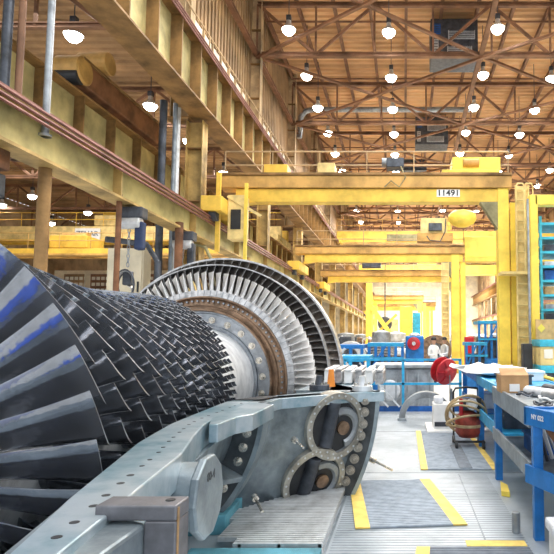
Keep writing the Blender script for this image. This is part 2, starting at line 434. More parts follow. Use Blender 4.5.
tag(b.build('teal_tread_plate', 'teal'), 'teal ribbed tread plate along the bottom edge of the picture', 'plate')
tag(MB().prism([(-1.86, 4.75, .0), (-1.5, 4.8, .0), (-1.52, 5.35, .0), (-1.72, 5.42, .0)], (0, 0, .16)).build('teal_block', 'teal', bevel=.01), 'teal painted block at the foot of the casing flange', 'block')
# seams of the floor plates
b = MB()
for y in (4.0, 6.95, 9.95): b.box(-1.3+.0*y, 1.9, y, y+.018, .0, .004)
for i in range(150):
    y = 4.05+i*.057
    if y > 6.3 or i % 1 == 0: b.box(-.58, 1.0 if y < 6.9 else 1.12, y, y+.012, .0, .0016)
b.box(.66, .672, 4.1, 6.9, 0, .004); b.box(-.62, -.6, 3.5, 6.3, 0, .004)
st(b.build('trim_2', 'bench_grey'))
def fmat(name, A, B, C_, D, wy, label, n, m='mat_grey', sides=(1, 1)):
    # A,B far-left, far-right; C_,D near-left, near-right
    t = thing(name, ((A[0]+D[0])/2, (A[1]+D[1])/2, 0), label, 'mat')
    A, B, C_, D = [Vector((*p, .004)) for p in (A, B, C_, D)]
    l = lambda P, Q, a: P+(Q-P)*a
    w = wy
    a0, a1 = (w if sides[0] else 0), (1-w if sides[1] else 1)
    b = MB(); b.prism([l(C_, D, a0), l(C_, D, a1), l(A, B, a1), l(A, B, a0)], (0, 0, .012))
    for i in range(n):
        k0, k1 = (i+.15)/n, (i+.55)/n
        P0, P1 = l(C_, A, k0), l(D, B, k0); Q0, Q1 = l(C_, A, k1), l(D, B, k1)
        b.prism([l(P0, P1, a0), l(P0, P1, a1), l(Q0, Q1, a1), l(Q0, Q1, a0)], (0, 0, .016))
    b.build('ribbed_pad', m, t)
    if sides[0]: MB().prism([C_, l(C_, D, w), l(A, B, w), A], (0, 0, .013)).build('yellow_border', 'mat_yellow', t)
    if sides[1]: MB().prism([l(C_, D, 1-w), D, B, l(A, B, 1-w)], (0, 0, .013)).build('yellow_border', 'mat_yellow', t)
    return t
fmat('floor_mat', (-.63, 6.52), (.30, 6.60), (-.42, 4.93), (.56, 5.03), .13, 'grey ribbed floor mat with two yellow borders, the nearer one lying skewed', 34)
fmat('floor_mat', (.21, 9.95), (1.16, 9.95), (.21, 7.08), (1.19, 7.08), .09, 'grey ribbed floor mat with yellow borders, the farther one beside the hose cart', 52)
fmat('floor_mat', (.10, 4.50), (.98, 4.50), (.02, 3.6), (1.0, 3.6), .12, 'dark ribbed mat cut by the bottom edge of the picture, with a yellow border', 18, 'mat_dark', (1, 0))
tag(MB().box(.50, .98, 4.54, 4.66, .002, .006).build('floor_stripe', 'mat_yellow'), 'worn yellow stripe on the floor in front of the blue bench leg', 'stripe')
tag(MB().box(.70, .86, 7.1, 8.6, .022, .028).build('rubber_runner', 'mat_dark'), 'narrow dark ribbed strip lying on the farther mat', 'mat')
tag(MB().cyl((.955, 4.86, 0), (.955, 4.86, .17), .036, n=20).build('pipe_stub', 'grey_steel', bevel=.004), 'short upright steel pipe stub on the floor by the blue bench leg', 'pipe')
tag(MB().prism([(1.02, 5.95, .002), (1.1, 5.9, .002), (1.13, 6.2, .002), (1.08, 6.35, .002)], (0, 0, .05)).build('yellow_wedge', 'crane_lemon'), 'small yellow wedge on the floor under the grey bench', 'wedge')

# ============================================================ TURBINE ROTOR
AX, AZ = -2.63, 1.08
def radial(y, r, a): return Vector((AX+r*cos(a), y, AZ+r*sin(a)))
rotor = thing('turbine_rotor', (AX, 4.5, AZ-1.7), 'huge gas turbine rotor with dark overlapping compressor blades and bright turbine wheels', 'rotor')
# tip radius and hub radius along the compressor
TP = [(1.6, 1.66), (2.0, 1.47), (2.3, 1.35), (2.6, 1.235), (2.9, 1.15), (3.2, 1.09), (3.6, 1.035), (4.0, .985), (4.4, .97), (4.8, .985), (5.2, 1.0), (5.6, 1.01)]
def interp(T, y):
    if y <= T[0][0]: return T[0][1]
    for (a, p), (c, q) in zip(T, T[1:]):
        if y <= c: return p+(q-p)*(y-a)/(c-a)
    return T[-1][1]
tipR = lambda y: interp(TP, y)
HP = [(1.5, .62), (2.6, .68), (3.6, .76), (4.6, .82), (5.5, .86)]
hubR = lambda y: interp(HP, y)
sh = MB(); sh.lathe([(.01, 1.2), (.5, 1.2), (.6, 1.35), (.62, 1.5), (.68, 2.6), (.76, 3.6), (.82, 4.6), (.85, 5.45), (.80, 5.5), (.6, 5.62), (.54, 5.9), (.54, 6.5), (.60, 6.95), (.68, 7.17), (.70, 7.2)], (AX, 0, AZ), 96)
sh.build('shaft', 'disc_bright', rotor, smooth=True)
def blade_mb(y0, ch, r0, rt0, rt1, st0, st1, thick, camber, nr=6, nc=7, le=False):
    """blade standing on +Z; leading edge at y0, axial chord ch; tip radius rt0 (leading) to rt1 (trailing)"""
    b = MB(); grid = []
    for side in (1, -1):
        for i in range(nr+1):
            u = i/nr; stg = st0+(st1-st0)*u
            for j in range(nc+1):
                c = j/nc
                rt = rt0+(rt1-rt0)*c; r = r0+(rt-r0)*u
                ax = (c-.5)*ch*(1-.12*(1-u)); tx = math.tan(stg)*ax
                tx += camber*ch*(1-(2*c-1)**2)*(1-.45*u)
                th = thick*(1-.6*u)*math.sqrt(max(0, 1-(2*c-1)**2*.97))
                tx += side*th
                a = tx/max(r, .3)
                grid.append((r*sin(a), y0+ch/2+ax, r*cos(a)))
    n = (nr+1)*(nc+1); fs = []; W_ = nc+1
    for i in range(nr):
        for j in range(nc):
            q = i*W_+j
            fs.append((q, q+1, q+W_+1, q+W_)); fs.append((n+q, n+q+W_, n+q+W_+1, n+q+1))
    fe = []
    for j in range(nc): q = nr*W_+j; fe.append((q, q+1, n+q+1, n+q))
    for i in range(nr):
        q = i*W_+nc; fs.append((q, q+W_, n+q+W_, n+q+0)); 
        q = i*W_; (fe if le else fs).append((q, n+q, n+q+W_, q+W_))
    b.add([Vector(p) for p in grid], fs, 0); b.add([Vector(p) for p in grid], fe, 1)
    return b
# rows: trailing-edge position of each compressor stage
trail = [2.76, 3.20, 3.55, 3.88, 4.15, 4.38, 4.58, 4.75, 4.90, 5.03, 5.15, 5.26, 5.36, 5.46]
counts = [37, 38, 42, 48, 54, 60, 64, 68, 72, 74, 76, 78, 80, 82]
protos = []; cand = []
for k, (ty, n) in enumerate(zip(trail, counts)):
    pitch = (ty-trail[k-1]) if k else .54
    ch = pitch*(.50 if k < 2 else .60); y0 = ty-ch
    stt = math.radians(46 if k < 1 else 38)
    b = blade_mb(y0, ch, hubR(ty)-.02, tipR(y0), tipR(ty), math.radians(22), stt, .022*(.5+ch), .24)
    off = rnd.random()
    for i in range(n):
        a = PI/2-2*PI*(i+off)/n      # angle from +X towards +Z of the blade
        a = (a+PI) % (2*PI)-PI
        cand.append((k, a, b, ty))
NEAR = [c for c in cand if -.22 < c[1] < 2.3 and c[0] >= 0]
NEAR.sort(key=lambda c: (c[0] + (0 if c[1] < 1.75 else 6)))
chosen = set(id(c) for c in NEAR[:100])
pm = {}
for c in NEAR[:100]:
    k, a, b, ty = c
    rot = (0, PI/2-a, 0)
    if k not in pm:
        WP[('x')] = 0
        o = b.build('compressor_blade', ['blade_dark', 'blade_edge'], None, smooth=50, org=(0, 0, 0)); o.parent = rotor
        pm[k] = o
    else:
        o = pm[k].copy(); S.collection.objects.link(o)
    o.location = Vector((AX, 0, AZ))-WP[rotor]; o.rotation_euler = rot
def merge_rot(lst, name, mats, extra=None):
    big = MB()
    for b, a in lst:
        R_ = Matrix.Rotation(PI/2-a, 3, 'Y'); off = Vector((AX, 0, AZ)); n = len(big.v)
        big.v += [R_@v+off for v in b.v]; big.f += [[i+n for i in f] for f in b.f]; big.mi += b.mi
    o = big.build(name, mats, rotor, smooth=50, fix=False); o['kind'] = 'stuff'; return o
merge_rot([(c[2], c[1]) for c in cand if id(c) not in chosen], 'compressor_blades', ['blade_dark', 'blade_edge'])
# stage discs between blade rows
# turbine section
def ring(name, prof, m, parent=rotor, n=128, bevel=0):
    return MB().lathe(prof, (AX, 0, AZ), n, closed=True).build(name, m, parent, smooth=30)
d1 = ring('bolted_disc', [(.70, 7.19), (.745, 7.17), (.752, 7.20), (.885, 7.20), (.895, 7.16), (.915, 7.16), (.92, 7.3), (.70, 7.3)], 'disc_dark')
pb = None
for i in range(24):
    a = 2*PI*i/24+.09; p = radial(7.2, .81, a)
    if pb is None:
        q = MB(); q.cyl((0, 0, 0), (0, -.012, 0), .044, n=20); q.cyl((0, -.012, 0), (0, -.045, 0), .028, n=6); q.cyl((0, -.045, 0), (0, -.055, 0), .018, n=10)
        pb = q.build('bolt', 'bolt_steel', None, org=(0, 0, 0)); pb.parent = d1; pb.location = p-WP[d1]
    else: inst(pb, 'bolt', d1, p)
MB().lathe([(.735, 7.196), (.885, 7.196), (.885, 7.19), (.735, 7.19)], (AX, 0, AZ), 96, closed=True).build('bolt_circle', 'blade_edge', d1, smooth=30) if False else None
ring('disc_rim', [(.915, 7.18), (.925, 7.10), (.945, 7.10), (.95, 7.2), (.985, 7.2), (.99, 7.16), (1.01, 7.16), (1.015, 7.24), (1.09, 7.27), (1.10, 7.22), (1.115, 7.22), (1.12, 7.5), (.915, 7.5)], 'disc_brown')
for i in range(96):
    a = 2*PI*i/96; p = radial(7.215, 1.055, a)
    if i == 0: pg = MB().cyl(p, p+Vector((0, .04, 0)), .013, n=8).build('balance_plug', 'disc_dark', rotor, org=p)
    else: inst(pg, 'balance_plug', rotor, p)
pf = ring('blade_platform', [(1.12, 7.26), (1.20, 7.28), (1.21, 7.5), (1.12, 7.5)], 'platform_steel')
for i in range(90):
    a = 2*PI*i/90
    if i == 0: rg = MB().bar((AX, 7.262, AZ+1.125), (AX, 7.277, AZ+1.198), .006, .012).build('root_gap', 'disc_dark', pf, org=(AX, 0, AZ))
    else: inst(rg, 'root_gap', pf, (AX, 0, AZ), (0, a, 0))
def turb_row(y0, ch, r0, r1, n, m, st0, st1, lim, th=.012, name='turbine_blade', cam_=.16):
    b = blade_mb(y0, ch, r0, r1, r1, math.radians(st0), math.radians(st1), th, cam_, 4, 6, True)
    A = [(2*PI*i/n+.01) for i in range(n)]
    vis = [a for a in A if -.1 < (a+PI) % (2*PI)-PI < 2.7]
    first = None; used = []
    for a in vis[:lim]:
        if first is None:
            first = b.build(name, m, None, smooth=50, org=(0, 0, 0)); first.parent = rotor; o = first
        else:
            o = first.copy(); S.collection.objects.link(o)
        o.location = Vector((AX, 0, AZ))-WP[rotor]; o.rotation_euler = (0, PI/2-a, 0); used.append(a)
    merge_rot([(b, a) for a in A if a not in used], name+'s', m)
turb_row(7.30, .20, 1.20, 1.455, 90, ['blade_bright', 'blade_bright'], -22, -34, 42, .018)
turb_row(7.70, .20, 1.20, 1.585, 92, ['blade_grey', 'blade_bright'], -15, -50, 29)
turb_row(8.05, .26, 1.20, 1.72, 84, ['blade_grey', 'blade_bright'], -10, -48, 29)
ring('turbine_disc', [(.9, 7.66), (1.20, 7.68), (1.20, 7.95), (.9, 7.95)], 'disc_dark')
ring('turbine_disc', [(.5, 8.02), (1.22, 8.04), (1.22, 8.34), (.5, 8.34)], 'disc_dark')
ring('tip_shroud', [(1.585, 7.70), (1.60, 7.70), (1.60, 7.90), (1.585, 7.90)], 'platform_steel')
ring('tip_shroud', [(1.715, 8.05), (1.74, 8.05), (1.74, 8.32), (1.715, 8.32)], 'platform_steel')
ring('spacer_drum', [(.95, 7.5), (1.1, 7.5), (1.1, 7.68), (.95, 7.68)], 'disc_dark')

# ============================================================ LOWER CASING HALF
casing = thing('turbine_casing', (AX, 4.0, -1.5), 'grey machined lower half of the turbine casing with bolted flanges cradling the rotor', 'casing')
ZF = AZ+.0
def half(prof, n=48, a0=PI, a1=2*PI): return MB().lathe(prof, (AX, 0, AZ), n, a0, a1, closed=True)
# compressor part
half([(1.72, .9), (1.55, 1.6), (1.30, 2.6), (1.12, 3.6), (1.05, 4.95), (1.17, 4.95), (1.22, 3.6), (1.42, 2.6), (1.66, 1.6), (1.84, .9)]).build('compressor_shell', 'casing', casing, smooth=40)
# flange 1 (vertical joint ring with bolts)
fl1 = half([(1.05, 4.90), (1.05, 5.06), (1.39, 5.06), (1.39, 4.90)]).build('joint_ring', 'casing_dark', casing, smooth=40)
half([(1.30, 4.4), (1.40, 4.90), (1.47, 4.90), (1.49, 4.88), (1.49, 5.08), (1.12, 5.08), (1.12, 4.4)]).build('ring_rim', 'casing', casing, smooth=40) if False else half([(1.38, 4.88), (1.42, 4.88), (1.42, 5.08), (1.38, 5.08)]).build('ring_rim', 'casing', fl1, smooth=40)
# ribs behind ring
for k, a in enumerate((-.5, -.85, -1.25)):
    p = radial(4.2, 1.10, a); q = radial(4.9, 1.10, a); r_ = radial(4.9, 1.40, a); s_ = radial(4.2, 1.17, a)
    d = Vector((-sin(a), 0, cos(a)))*.05
    MB().prism([p, q, r_, s_], d).build('rib', 'casing', casing, .006)
# big barrel, flaring
CP = lambda y: 1.40+(y-5.3)*(2.15-1.40)/(5.95-5.3)
shell = half([(1.25, 5.08), (1.36, 5.08), (1.40, 5.3), (2.15, 5.95), (2.15, 6.0), (2.0, 6.0), (1.25, 5.42)], 72).build('discharge_shell', 'casing', casing, smooth=40)
fl2 = half([(2.05, 5.96), (2.05, 6.10), (2.34, 6.10), (2.34, 5.96)], 72).build('joint_ring', 'casing_dark', casing, smooth=40)
half([(2.33, 5.94), (2.37, 5.94), (2.37, 6.12), (2.33, 6.12)], 72).build('ring_rim', 'casing', fl2, smooth=40)
half([(1.45, 6.12), (1.5, 7.3), (1.75, 8.6), (1.85, 8.6), (1.62, 7.3), (2.2, 6.12)], 60).build('turbine_shell', 'casing', casing, smooth=40)
def bolts(par, y, R_, angs, s=1.0, m='bolt_steel', cap=True):
    pr = None
    for a in angs:
        p = radial(y, R_, a)
        if pr is None:
            q = MB(); q.cyl((0, 0, 0), (0, -.012*s, 0), .056*s, n=20); q.cyl((0, -.012*s, 0), (0, -.06*s, 0), .042*s, n=6)
            q.cyl((0, -.06*s, 0), (0, -.085*s, 0), .026*s, n=14); q.cyl((0, -.085*s, 0), (0, -.10*s, 0), .012*s, n=8)
            pr = q.build('bolt', m, None, org=(0, 0, 0), smooth=30); pr.parent = par; pr.location = p-WP[par]
        else: inst(pr, 'bolt', par, p)
bolts(fl1, 4.90, 1.29, [-.10-.098*i for i in range(10)], .72)
bolts(fl2, 5.96, 2.22, [-.04-.056*i for i in range(11)], .9, 'bolt_worn')
b = MB()
for i in range(9):
    p = radial(6.37, 2.29, -.09-.075*i); b.cyl(p, p+Vector((0, .02, 0)), .05, n=18)
# horizontal joint flange: strip along the compressor with stepped outer blocks
IN = [(.9, 1.74), (1.55, 1.57), (2.04, 1.43), (2.57, 1.30), (3.1, 1.17), (3.75, 1.07), (4.84, 1.03), (5.05, 1.03)]
OUT = [(.9, 1.86), (1.55, 1.71), (1.85, 1.67), (2.3, 1.60), (2.8, 1.53), (3.3, 1.40), (3.75, 1.30), (4.0, 1.28), (4.3, 1.30), (5.05, 1.35)]
def strip(IN, OUT, z0, z1, n=40):
    y0, y1 = IN[0][0], IN[-1][0]; vs = []; fs = []
    for i in range(n+1):
        y = y0+(y1-y0)*i/n; a, c = interp(IN, y), interp(OUT, y)
        vs += [(AX+a, y, z1), (AX+c, y, z1), (AX+c, y, z0), (AX+a, y, z0)]
    for i in range(n):
        for q in range(4): fs.append((4*i+q, 4*i+(q+1) % 4, 4*i+4+(q+1) % 4, 4*i+4+q))
    fs += [(0, 1, 2, 3), (4*n+3, 4*n+2, 4*n+1, 4*n)]
    return MB().add(vs, fs)
jf = strip(IN, OUT, ZF-.16, ZF).build('joint_flange', 'casing_top', casing, .008)
for i in range(23):
    y = 1.62+i*.148+(0 if i % 2 else .02); x = AX+(interp(IN, y)*.42+interp(OUT, y)*.58)
    r = .011 if i > 5 else .015
    MB().cyl((x, y, ZF-.004), (x, y, ZF+.0015), r, n=14).build('bolt_hole', 'black', jf)
# lower ledge on the near side, block bar and lifting boss
MB().prism([(AX+1.72, 1.0, 0), (AX+2.05, 1.0, 0), (AX+2.00, 1.95, 0), (AX+1.99, 2.06, 0), (AX+1.70, 2.06, 0)], (0, 0, .0)) 
led = MB().prism([(AX+1.60, .9, .62), (AX+1.92, .9, .62), (AX+1.79, 1.5, .62), (AX+1.79, 1.86, .62), (AX+1.55, 2.0, .62)], (0, 0, ZF-.03-.62)).build('ledge', 'casing', casing, .012)
blk = MB().box(AX+1.63, AX+1.895, 1.84, 1.95, ZF-.02, ZF+.03)
blk.box(AX+1.79, AX+1.895, 1.84, 1.95, ZF-.17, ZF-.02)
bo = blk.build('clamp_block', 'casing_block', casing, .006)
MB().box(AX+1.894, AX+1.897, 1.847, 1.862, ZF-.165, ZF+.02).build('rusty_face', 'rust_edge', bo)
MB().cyl((AX+1.85, 1.90, ZF+.028), (AX+1.85, 1.90, ZF+.0325), .016, n=12).build('bolt_hole', 'black', bo)
# lifting trunnion (octagonal flat face on a round boss)
tr = MB(); c2 = Vector((AX+1.66, 2.85, .86)); c1 = c2-Vector((.045, -.0, 0)); c0 = c1-Vector((.33, 0, 0))
tr.cyl(c0, c1, .165, n=32)
b2 = MB(); b2.cyl(c1, c2, .205, n=10)
tno = tr.build('lifting_trunnion', 'casing', casing, .006, smooth=30)
b2.build('trunnion_plate', 'casing', tno, .012)
text('80-4', 'stamped_mark', .06, c2+Vector((.001, -.0, .10)), (PI/2, 0, PI/2), 'casing_dark', tno, .001)
# support web under the flange
MB().prism([(AX+1.52, 2.4, .35), (AX+1.52, 2.4, ZF-.16), (AX+1.30, 4.0, ZF-.16), (AX+1.26, 4.0, .7)], (-.05, 0, 0)).build('web_plate', 'casing', casing, .005)
# outer pad beside ring 1 and the top flange of the barrel
pad = MB().prism([(AX+1.26, 4.0, ZF-.12), (AX+1.34, 3.72, ZF-.12), (AX+1.40, 3.72, ZF-.12), (AX+1.42, 4.05, ZF-.12), (AX+1.50, 4.2, ZF-.12), (AX+1.51, 4.83, ZF-.12), (AX+1.25, 5.02, ZF-.12)], (0, 0, .122)).build('flange_pad', 'casing_top', casing, .008)
bolts(pad, 4.36, 0, [0]) if False else None
IN2 = [(5.06, 1.03), (5.45, 1.25), (6.0, 1.75), (6.2, 1.8), (7.2, 1.73), (8.6, 1.75)]
OUT2 = [(5.06, 1.42), (5.28, 1.46), (5.9, 2.16), (5.94, 2.42), (6.12, 2.42), (6.16, 2.2), (8.6, 2.0)]
tf = strip(IN2, OUT2, ZF-.10, ZF+.0, 60).build('joint_flange', 'casing_top', casing, .005)
for i in range(14):
    y = 5.2+i*.052; x = AX+interp(OUT2, y)-.09
    MB().cyl((x, y, ZF-.004), (x, y, ZF+.0015), .014, n=12).build('bolt_hole', 'black', tf)
MB().prism([(AX+1.08, 5.12, ZF), (AX+1.3, 5.12, ZF), (AX+1.42, 5.4, ZF), (AX+1.3, 5.45, ZF)], (0, 0, .012)).build('cover_plate', 'black', tf, .003)
# manhole ports on the flaring barrel
def port(yc, ac, Ro, Ri, name_):
    c = radial(yc, CP(yc), ac)
    sl = math.atan(.75/.65)
    nrm = (Vector((cos(ac), 0, sin(ac)))*cos(sl)+Vector((0, -1, 0))*sin(sl)).normalized()
    q = nrm.to_track_quat('Z', 'Y').to_matrix()
    def put(mb): mb.v = [q@v+c for v in mb.v]; return mb
    o = put(MB().lathe([(Ro, -.10), (Ro, .055), (Ri, .055), (Ri, -.10)], n=64, axis='Z', closed=True)).build('port_ring', 'port_ring', casing, .003, smooth=30)
    put(MB().lathe([(Ri-.002, .03), (Ri-.03, -.05), (Ri-.05, -.14)], n=48, axis='Z')).build('port_bore', 'grey_steel', o, smooth=40)
    put(MB().lathe([(.001, .008), (Ri-.004, .008), (Ri-.004, .002), (.001, .002)], n=48, axis='Z')).build('port_opening', 'black', o)
    # what is seen inside: a liner tube and a pale ring
    put(MB().cyl((-.10, -.20, .012), (-.03, .24, .02), .07, n=20)).build('inner_strut', 'dark_steel', o, smooth=30)
    put(MB().lathe([(.13, .012), (.15, .035), (.20, .035), (.215, .012)], c=(.10, -.03, 0), n=40, a0=-1.4, a1=2.0, axis='Z', closed=True)).build('inner_ring', 'grey_steel', o, smooth=30)
    put(MB().cyl((.10, -.03, .01), (.10, -.03, .04), .07, n=24)).build('inner_hub', 'disc_brown', o, smooth=30)
    h0 = None
    for i in range(24):
        a = 2*PI*i/24; r_ = (Ro+Ri)/2+.005
        p = q@Vector((r_*cos(a), r_*sin(a), .055))+c
        if h0 is None:
            h0 = MB().cyl((0, 0, 0), (0, 0, .006), .0105, n=10).build('bolt_hole', 'light_steel', None, org=(0, 0, 0)); h0.parent = o
            h0.rotation_euler = q.to_euler(); h0.location = p-WP[o]
        else: inst(h0, 'bolt_hole', o, p)
    return o

port(5.766, -.168, .345, .28, 'a')
port(5.738, -.462, .345, .28, 'b')

# ============================================================ RIGHT SIDE: BENCHES
def bench(x0, x1, y0, y1, label, m, posts, top=1.07, beamh=.19, shelf=.46, shm=None, skew=0, name='work_bench', thick=.07):
    """bench whose long side runs down the hall; x0 = aisle edge"""
    t = thing(name, ((x0+x1)/2, (y0+y1)/2, 0), label, 'bench')
    X = lambda x, y: x+skew*(y1-y)
    def slab(xa, xb, ya, yb, za, zb): return MB().prism([(X(xa, ya), ya, za), (X(xb, ya), ya, za), (X(xb, yb), yb, za), (X(xa, yb), yb, za)], (0, 0, zb-za))
    slab(x0+.04, x1-.02, y0+.04, y1-.04, top-.05, top-.02).build('work_top', m if thick else 'bench_grey', t)
    slab(x0, x0+.035, y0, y1, top-beamh, top).build('front_beam', m, t, .004)
    slab(x1-.035, x1, y0, y1, top-beamh, top).build('rear_beam', m, t, .004)
    slab(x0, x1, y1-.035, y1, top-beamh, top-.002).build('end_beam', m, t)
    slab(x0, x0+.03, y0, y1, shelf-.02, shelf+.13).build('lower_beam', shm or m, t, .004)
    slab(x0+.03, x1, y0, y1, shelf-.02, shelf+.01).build('shelf', shm or m, t)
    for y in posts:
        for x in (x0+.004, x1-.084):
            MB().box(X(x, y), X(x, y)+.08, y, y+.08, 0, top-beamh+.02).build('leg', 'blue', t, .004)
    return t
b1 = bench(1.07, 1.95, 4.82, 6.80, 'grey topped steel bench on blue legs, in the middle of the right row', 'bench_grey', (6.6,), shm='bench_grey', name='steel_bench')
b0 = bench(1.02, 2.2, 1.2, 4.78, 'blue steel bench nearest the camera, cut by the right edge of the picture', 'blue', (1.4, 4.66), skew=.37, name='blue_bench', beamh=.15)
text('NY 022', 'painted_mark', .055, (1.085, 4.58, 1.0), (PI/2, 0, -PI/2+.355), 'white', b0, .001)
text('2344-44', 'painted_mark', .05, (1.235, 4.18, .985), (PI/2, 0, -PI/2+.355), 'white', b0, .001)
b2_ = bench(1.13, 2.0, 6.95, 8.7, 'bright blue steel bench behind the grey one, with a hose cart before it', 'blue_light', (7.0, 8.5), name='blue_bench', beamh=.13)
b3 = bench(1.16, 2.1, 8.85, 11.2, 'blue steel bench farthest along the right row, by the red reel', 'blue', (8.9, 11.0), name='blue_bench', beamh=.12)
def obj(mb, name, m, label, cat, group=None, **k): return tag(mb.build(name, m, **k), label, cat, group)
# things on benches
t = thing('cardboard_box', (1.2, 6.25, 1.05), 'open brown cardboard box on the grey bench', 'box')
MB().box(1.06, 1.36, 6.1, 6.4, 1.052, 1.24).build('carton', 'cardboard', t)
b = MB(); b.prism([(1.06, 6.1, 1.235), (1.36, 6.1, 1.235), (1.38, 6.4, 1.30), (1.08, 6.4, 1.30)], (0, 0, .008)); b.build('flap', 'cardboard', t)
MB().box(1.15, 1.26, 6.092, 6.1, 1.07, 1.15).build('shipping_label', 'white', t)
for i, (x, y, dx, L, r, m_, w) in enumerate(((1.38, 4.95, .20, .55, .045, 'grey_steel', 'dark grey roll lying slantwise at the near end of the grey bench'), (1.30, 5.45, .18, .45, .05, 'white_soft', 'white roll lying behind the dark one on the grey bench'), (1.65, 5.2, -.12, .6, .04, 'light_steel', 'pale metal tube at the far side of the grey bench'), (1.5, 5.62, .1, .3, .06, 'dark_steel', 'short dark bushing on the grey bench next to the carton'), (1.75, 5.75, -.2, .5, .05, 'white_soft', 'white tube lying right of the cardboard box'))):
    z = 1.07-.02+r
    q = MB(); q.cyl((x, y+L, z), (x+dx, y, z), r, n=20); q.cyl((x+dx*1.001, y-.001, z), (x+dx*1.005, y-.004, z), r*.6, n=16)
    obj(q, 'roll', m_, w, 'roll', smooth=35)
for i in range(4):
    a = .4+i*.8; q = MB(); c = Vector((1.24+.1*(i % 2)*1.3, 5.05+.33*i-.0, 1.06+.012*i))
    q.tube([c+Vector((.07*cos(2*PI*k/20)*(1+.3*sin(a*k)), .11*sin(2*PI*k/20), .012*sin(a+k))) for k in range(20)], .011, 6, True)
    obj(q, 'cable_coil', 'white' if i % 2 else 'dark_steel', '%s cable coil on the grey bench, %s from its near end' % ('white' if i % 2 else 'dark', ORD[i]), 'cable')
q = MB(); vs = []; n = 14
for i in range(n+1):
    for j in range(9):
        x = .98+1.1*j/8+.12*sin(i); y = 8.3+3.0*i/n; vs.append((x, y, 1.10+.035*sin(i*1.7+j)+.02*cos(j*2.1)))
fs = [(i*9+j, i*9+j+1, i*9+j+10, i*9+j+9) for i in range(n) for j in range(8)]
q.add(vs, fs); o = obj(q, 'plastic_sheet', 'white_soft', 'crumpled white sheet draped over the far blue benches', 'sheet', smooth=60)
md = o.modifiers.new('thick', 'SOLIDIFY'); md.thickness = .012
for i, (x, y, z0, h, m_, w) in enumerate(((1.45, 7.4, 1.05, .12, 'dark_steel', 'dark tool case on the blue bench behind the carton'), (1.75, 8.0, 1.05, .13, 'white', 'white box on the second blue bench'), (1.5, 7.5, .47, .2, 'dark_steel', 'dark bin on the lower shelf of the blue bench behind the hose cart'), (1.5, 5.9, .47, .18, 'blue_deep', 'deep blue bin on the shelf of the grey bench'), (1.5, 9.6, .47, .25, 'light_steel', 'pale bin on the shelf of the farthest blue bench'))):
    q = MB(); q.box(x-.2, x+.2, y-.2, y+.22, z0, z0+h); q.box(x-.22, x+.22, y-.22, y+.24, z0+h-.02, z0+h+.01)
    obj(q, 'storage_bin', m_, w, 'bin', bevel=.008)
for i in range(6):
    q = MB(); x = 1.16+.03*i; q.cyl((x+.12+.05*i, 5.25+.12*i, .49), (x-.0, 5.02+.07*i, .985), .012+.004*(i % 3), n=10)
    obj(q, 'metal_rod', ('light_steel', 'dark_steel', 'white')[i % 3], '%s rod leaning under the grey bench, %s from the near leg' % (('pale', 'dark', 'white')[i % 3], ORD[i]), 'rod', 'rods leaning under the grey bench')
for i in range(3):
    q = MB(); q.bar((1.62-.1*i, 4.1+.1*i, .5), (1.36-.1*i, 4.45+.06*i, .94), .035, .05)
    obj(q, 'steel_angle', 'rust_box' if i else 'dark_steel', 'brown steel bar leaning inside the nearest blue bench, %s from the leg' % ORD[2-i], 'bar', 'bars leaning in the nearest blue bench')
q = MB()
q.tube([(1.5+.17*cos(2*PI*k/30*5+.0)*(1-.02*k/6), 4.0+.17*sin(2*PI*k/30*5), .50+.015*k/4) for k in range(30)], .03, 8)
obj(q, 'black_hose', 'black', 'coiled black hose on the shelf of the nearest blue bench', 'hose', smooth=60)
t = thing('foam_box', (1.22, 3.95, 0), 'white foam box at the bottom right corner on the floor', 'box')
MB().box(1.04, 1.55, 3.5, 4.12, 0, .28).build('box_body', 'white', t, .02); MB().box(1.02, 1.57, 3.48, 4.14, .28, .36).build('lid', 'white_soft', t, .02)

q = MB(); vs = []; nn, mm = 30, 12  # blue sheet added out of view to put blue reflections on the front blades
for i in range(nn+1):
    for j in range(mm+1):
        a = -.12-.95*i/nn; y = .35+1.05*j/mm; r = 1.50+.02*sin(5*a+3*y)+.015*sin(13*a) - .0*j
        vs.append(radial(y, r, a))
q.add(vs, [(i*(mm+1)+j, i*(mm+1)+j+1, (i+1)*(mm+1)+j+1, (i+1)*(mm+1)+j) for i in range(nn) for j in range(mm)])
o = tag(q.build('blue_reflector', 'reflector_blue', smooth=60), 'added unseen blue tarp lining the casing inlet, mirrored in the big front blades', 'reflector')
md = o.modifiers.new('thick', 'SOLIDIFY'); md.thickness = .01
# hose cart
t = thing('hose_cart', (.98, 8.6, 0), 'red tank on a small wheeled cart wrapped in loops of tan hose', 'cart')
MB().lathe([(.001, .14), (.14, .15), (.195, .22), (.20, .40), (.16, .49), (.08, .54), (.001, .55)], (.98, 8.6, 0), 32, axis='Z').build('tank', 'red_rust', t, smooth=50)
MB().lathe([(.199, .30), (.208, .31), (.208, .335), (.199, .345)], (.98, 8.6, 0), 32, axis='Z', closed=True).build('tank_band', 'hose', t)
b = MB()
for sx in (-1, 1):
    b.tube([(.98+sx*.2, 8.85, .1), (.98+sx*.2, 8.85, .80), (.98+sx*.17, 8.82, .86), (.98, 8.8, .88)], .016, 8)
    b.tube([(.98+sx*.2, 8.85, .12), (.98+sx*.22, 8.4, .10)], .016, 8)
b.bar((.76, 8.4, .11), (1.2, 8.4, .11), .03); b.bar((.76, 8.84, .45), (1.2, 8.84, .45), .025)
b.build('frame', 'black', t)
MB().lathe([(.001, -.02), (.075, -.02), (.075, .02), (.001, .02)], (1.02, 8.42, .66), 24).build('gauge', 'white', t)
MB().lathe([(.06, -.03), (.085, -.03), (.085, .03), (.06, .03)], (1.02, 8.42, .66), 24, closed=True).build('gauge_rim', 'light_steel', t)
MB().box(.88, 1.08, 8.5, 8.75, .55, .72).build('pump_head', 'dark_steel', t, .02)
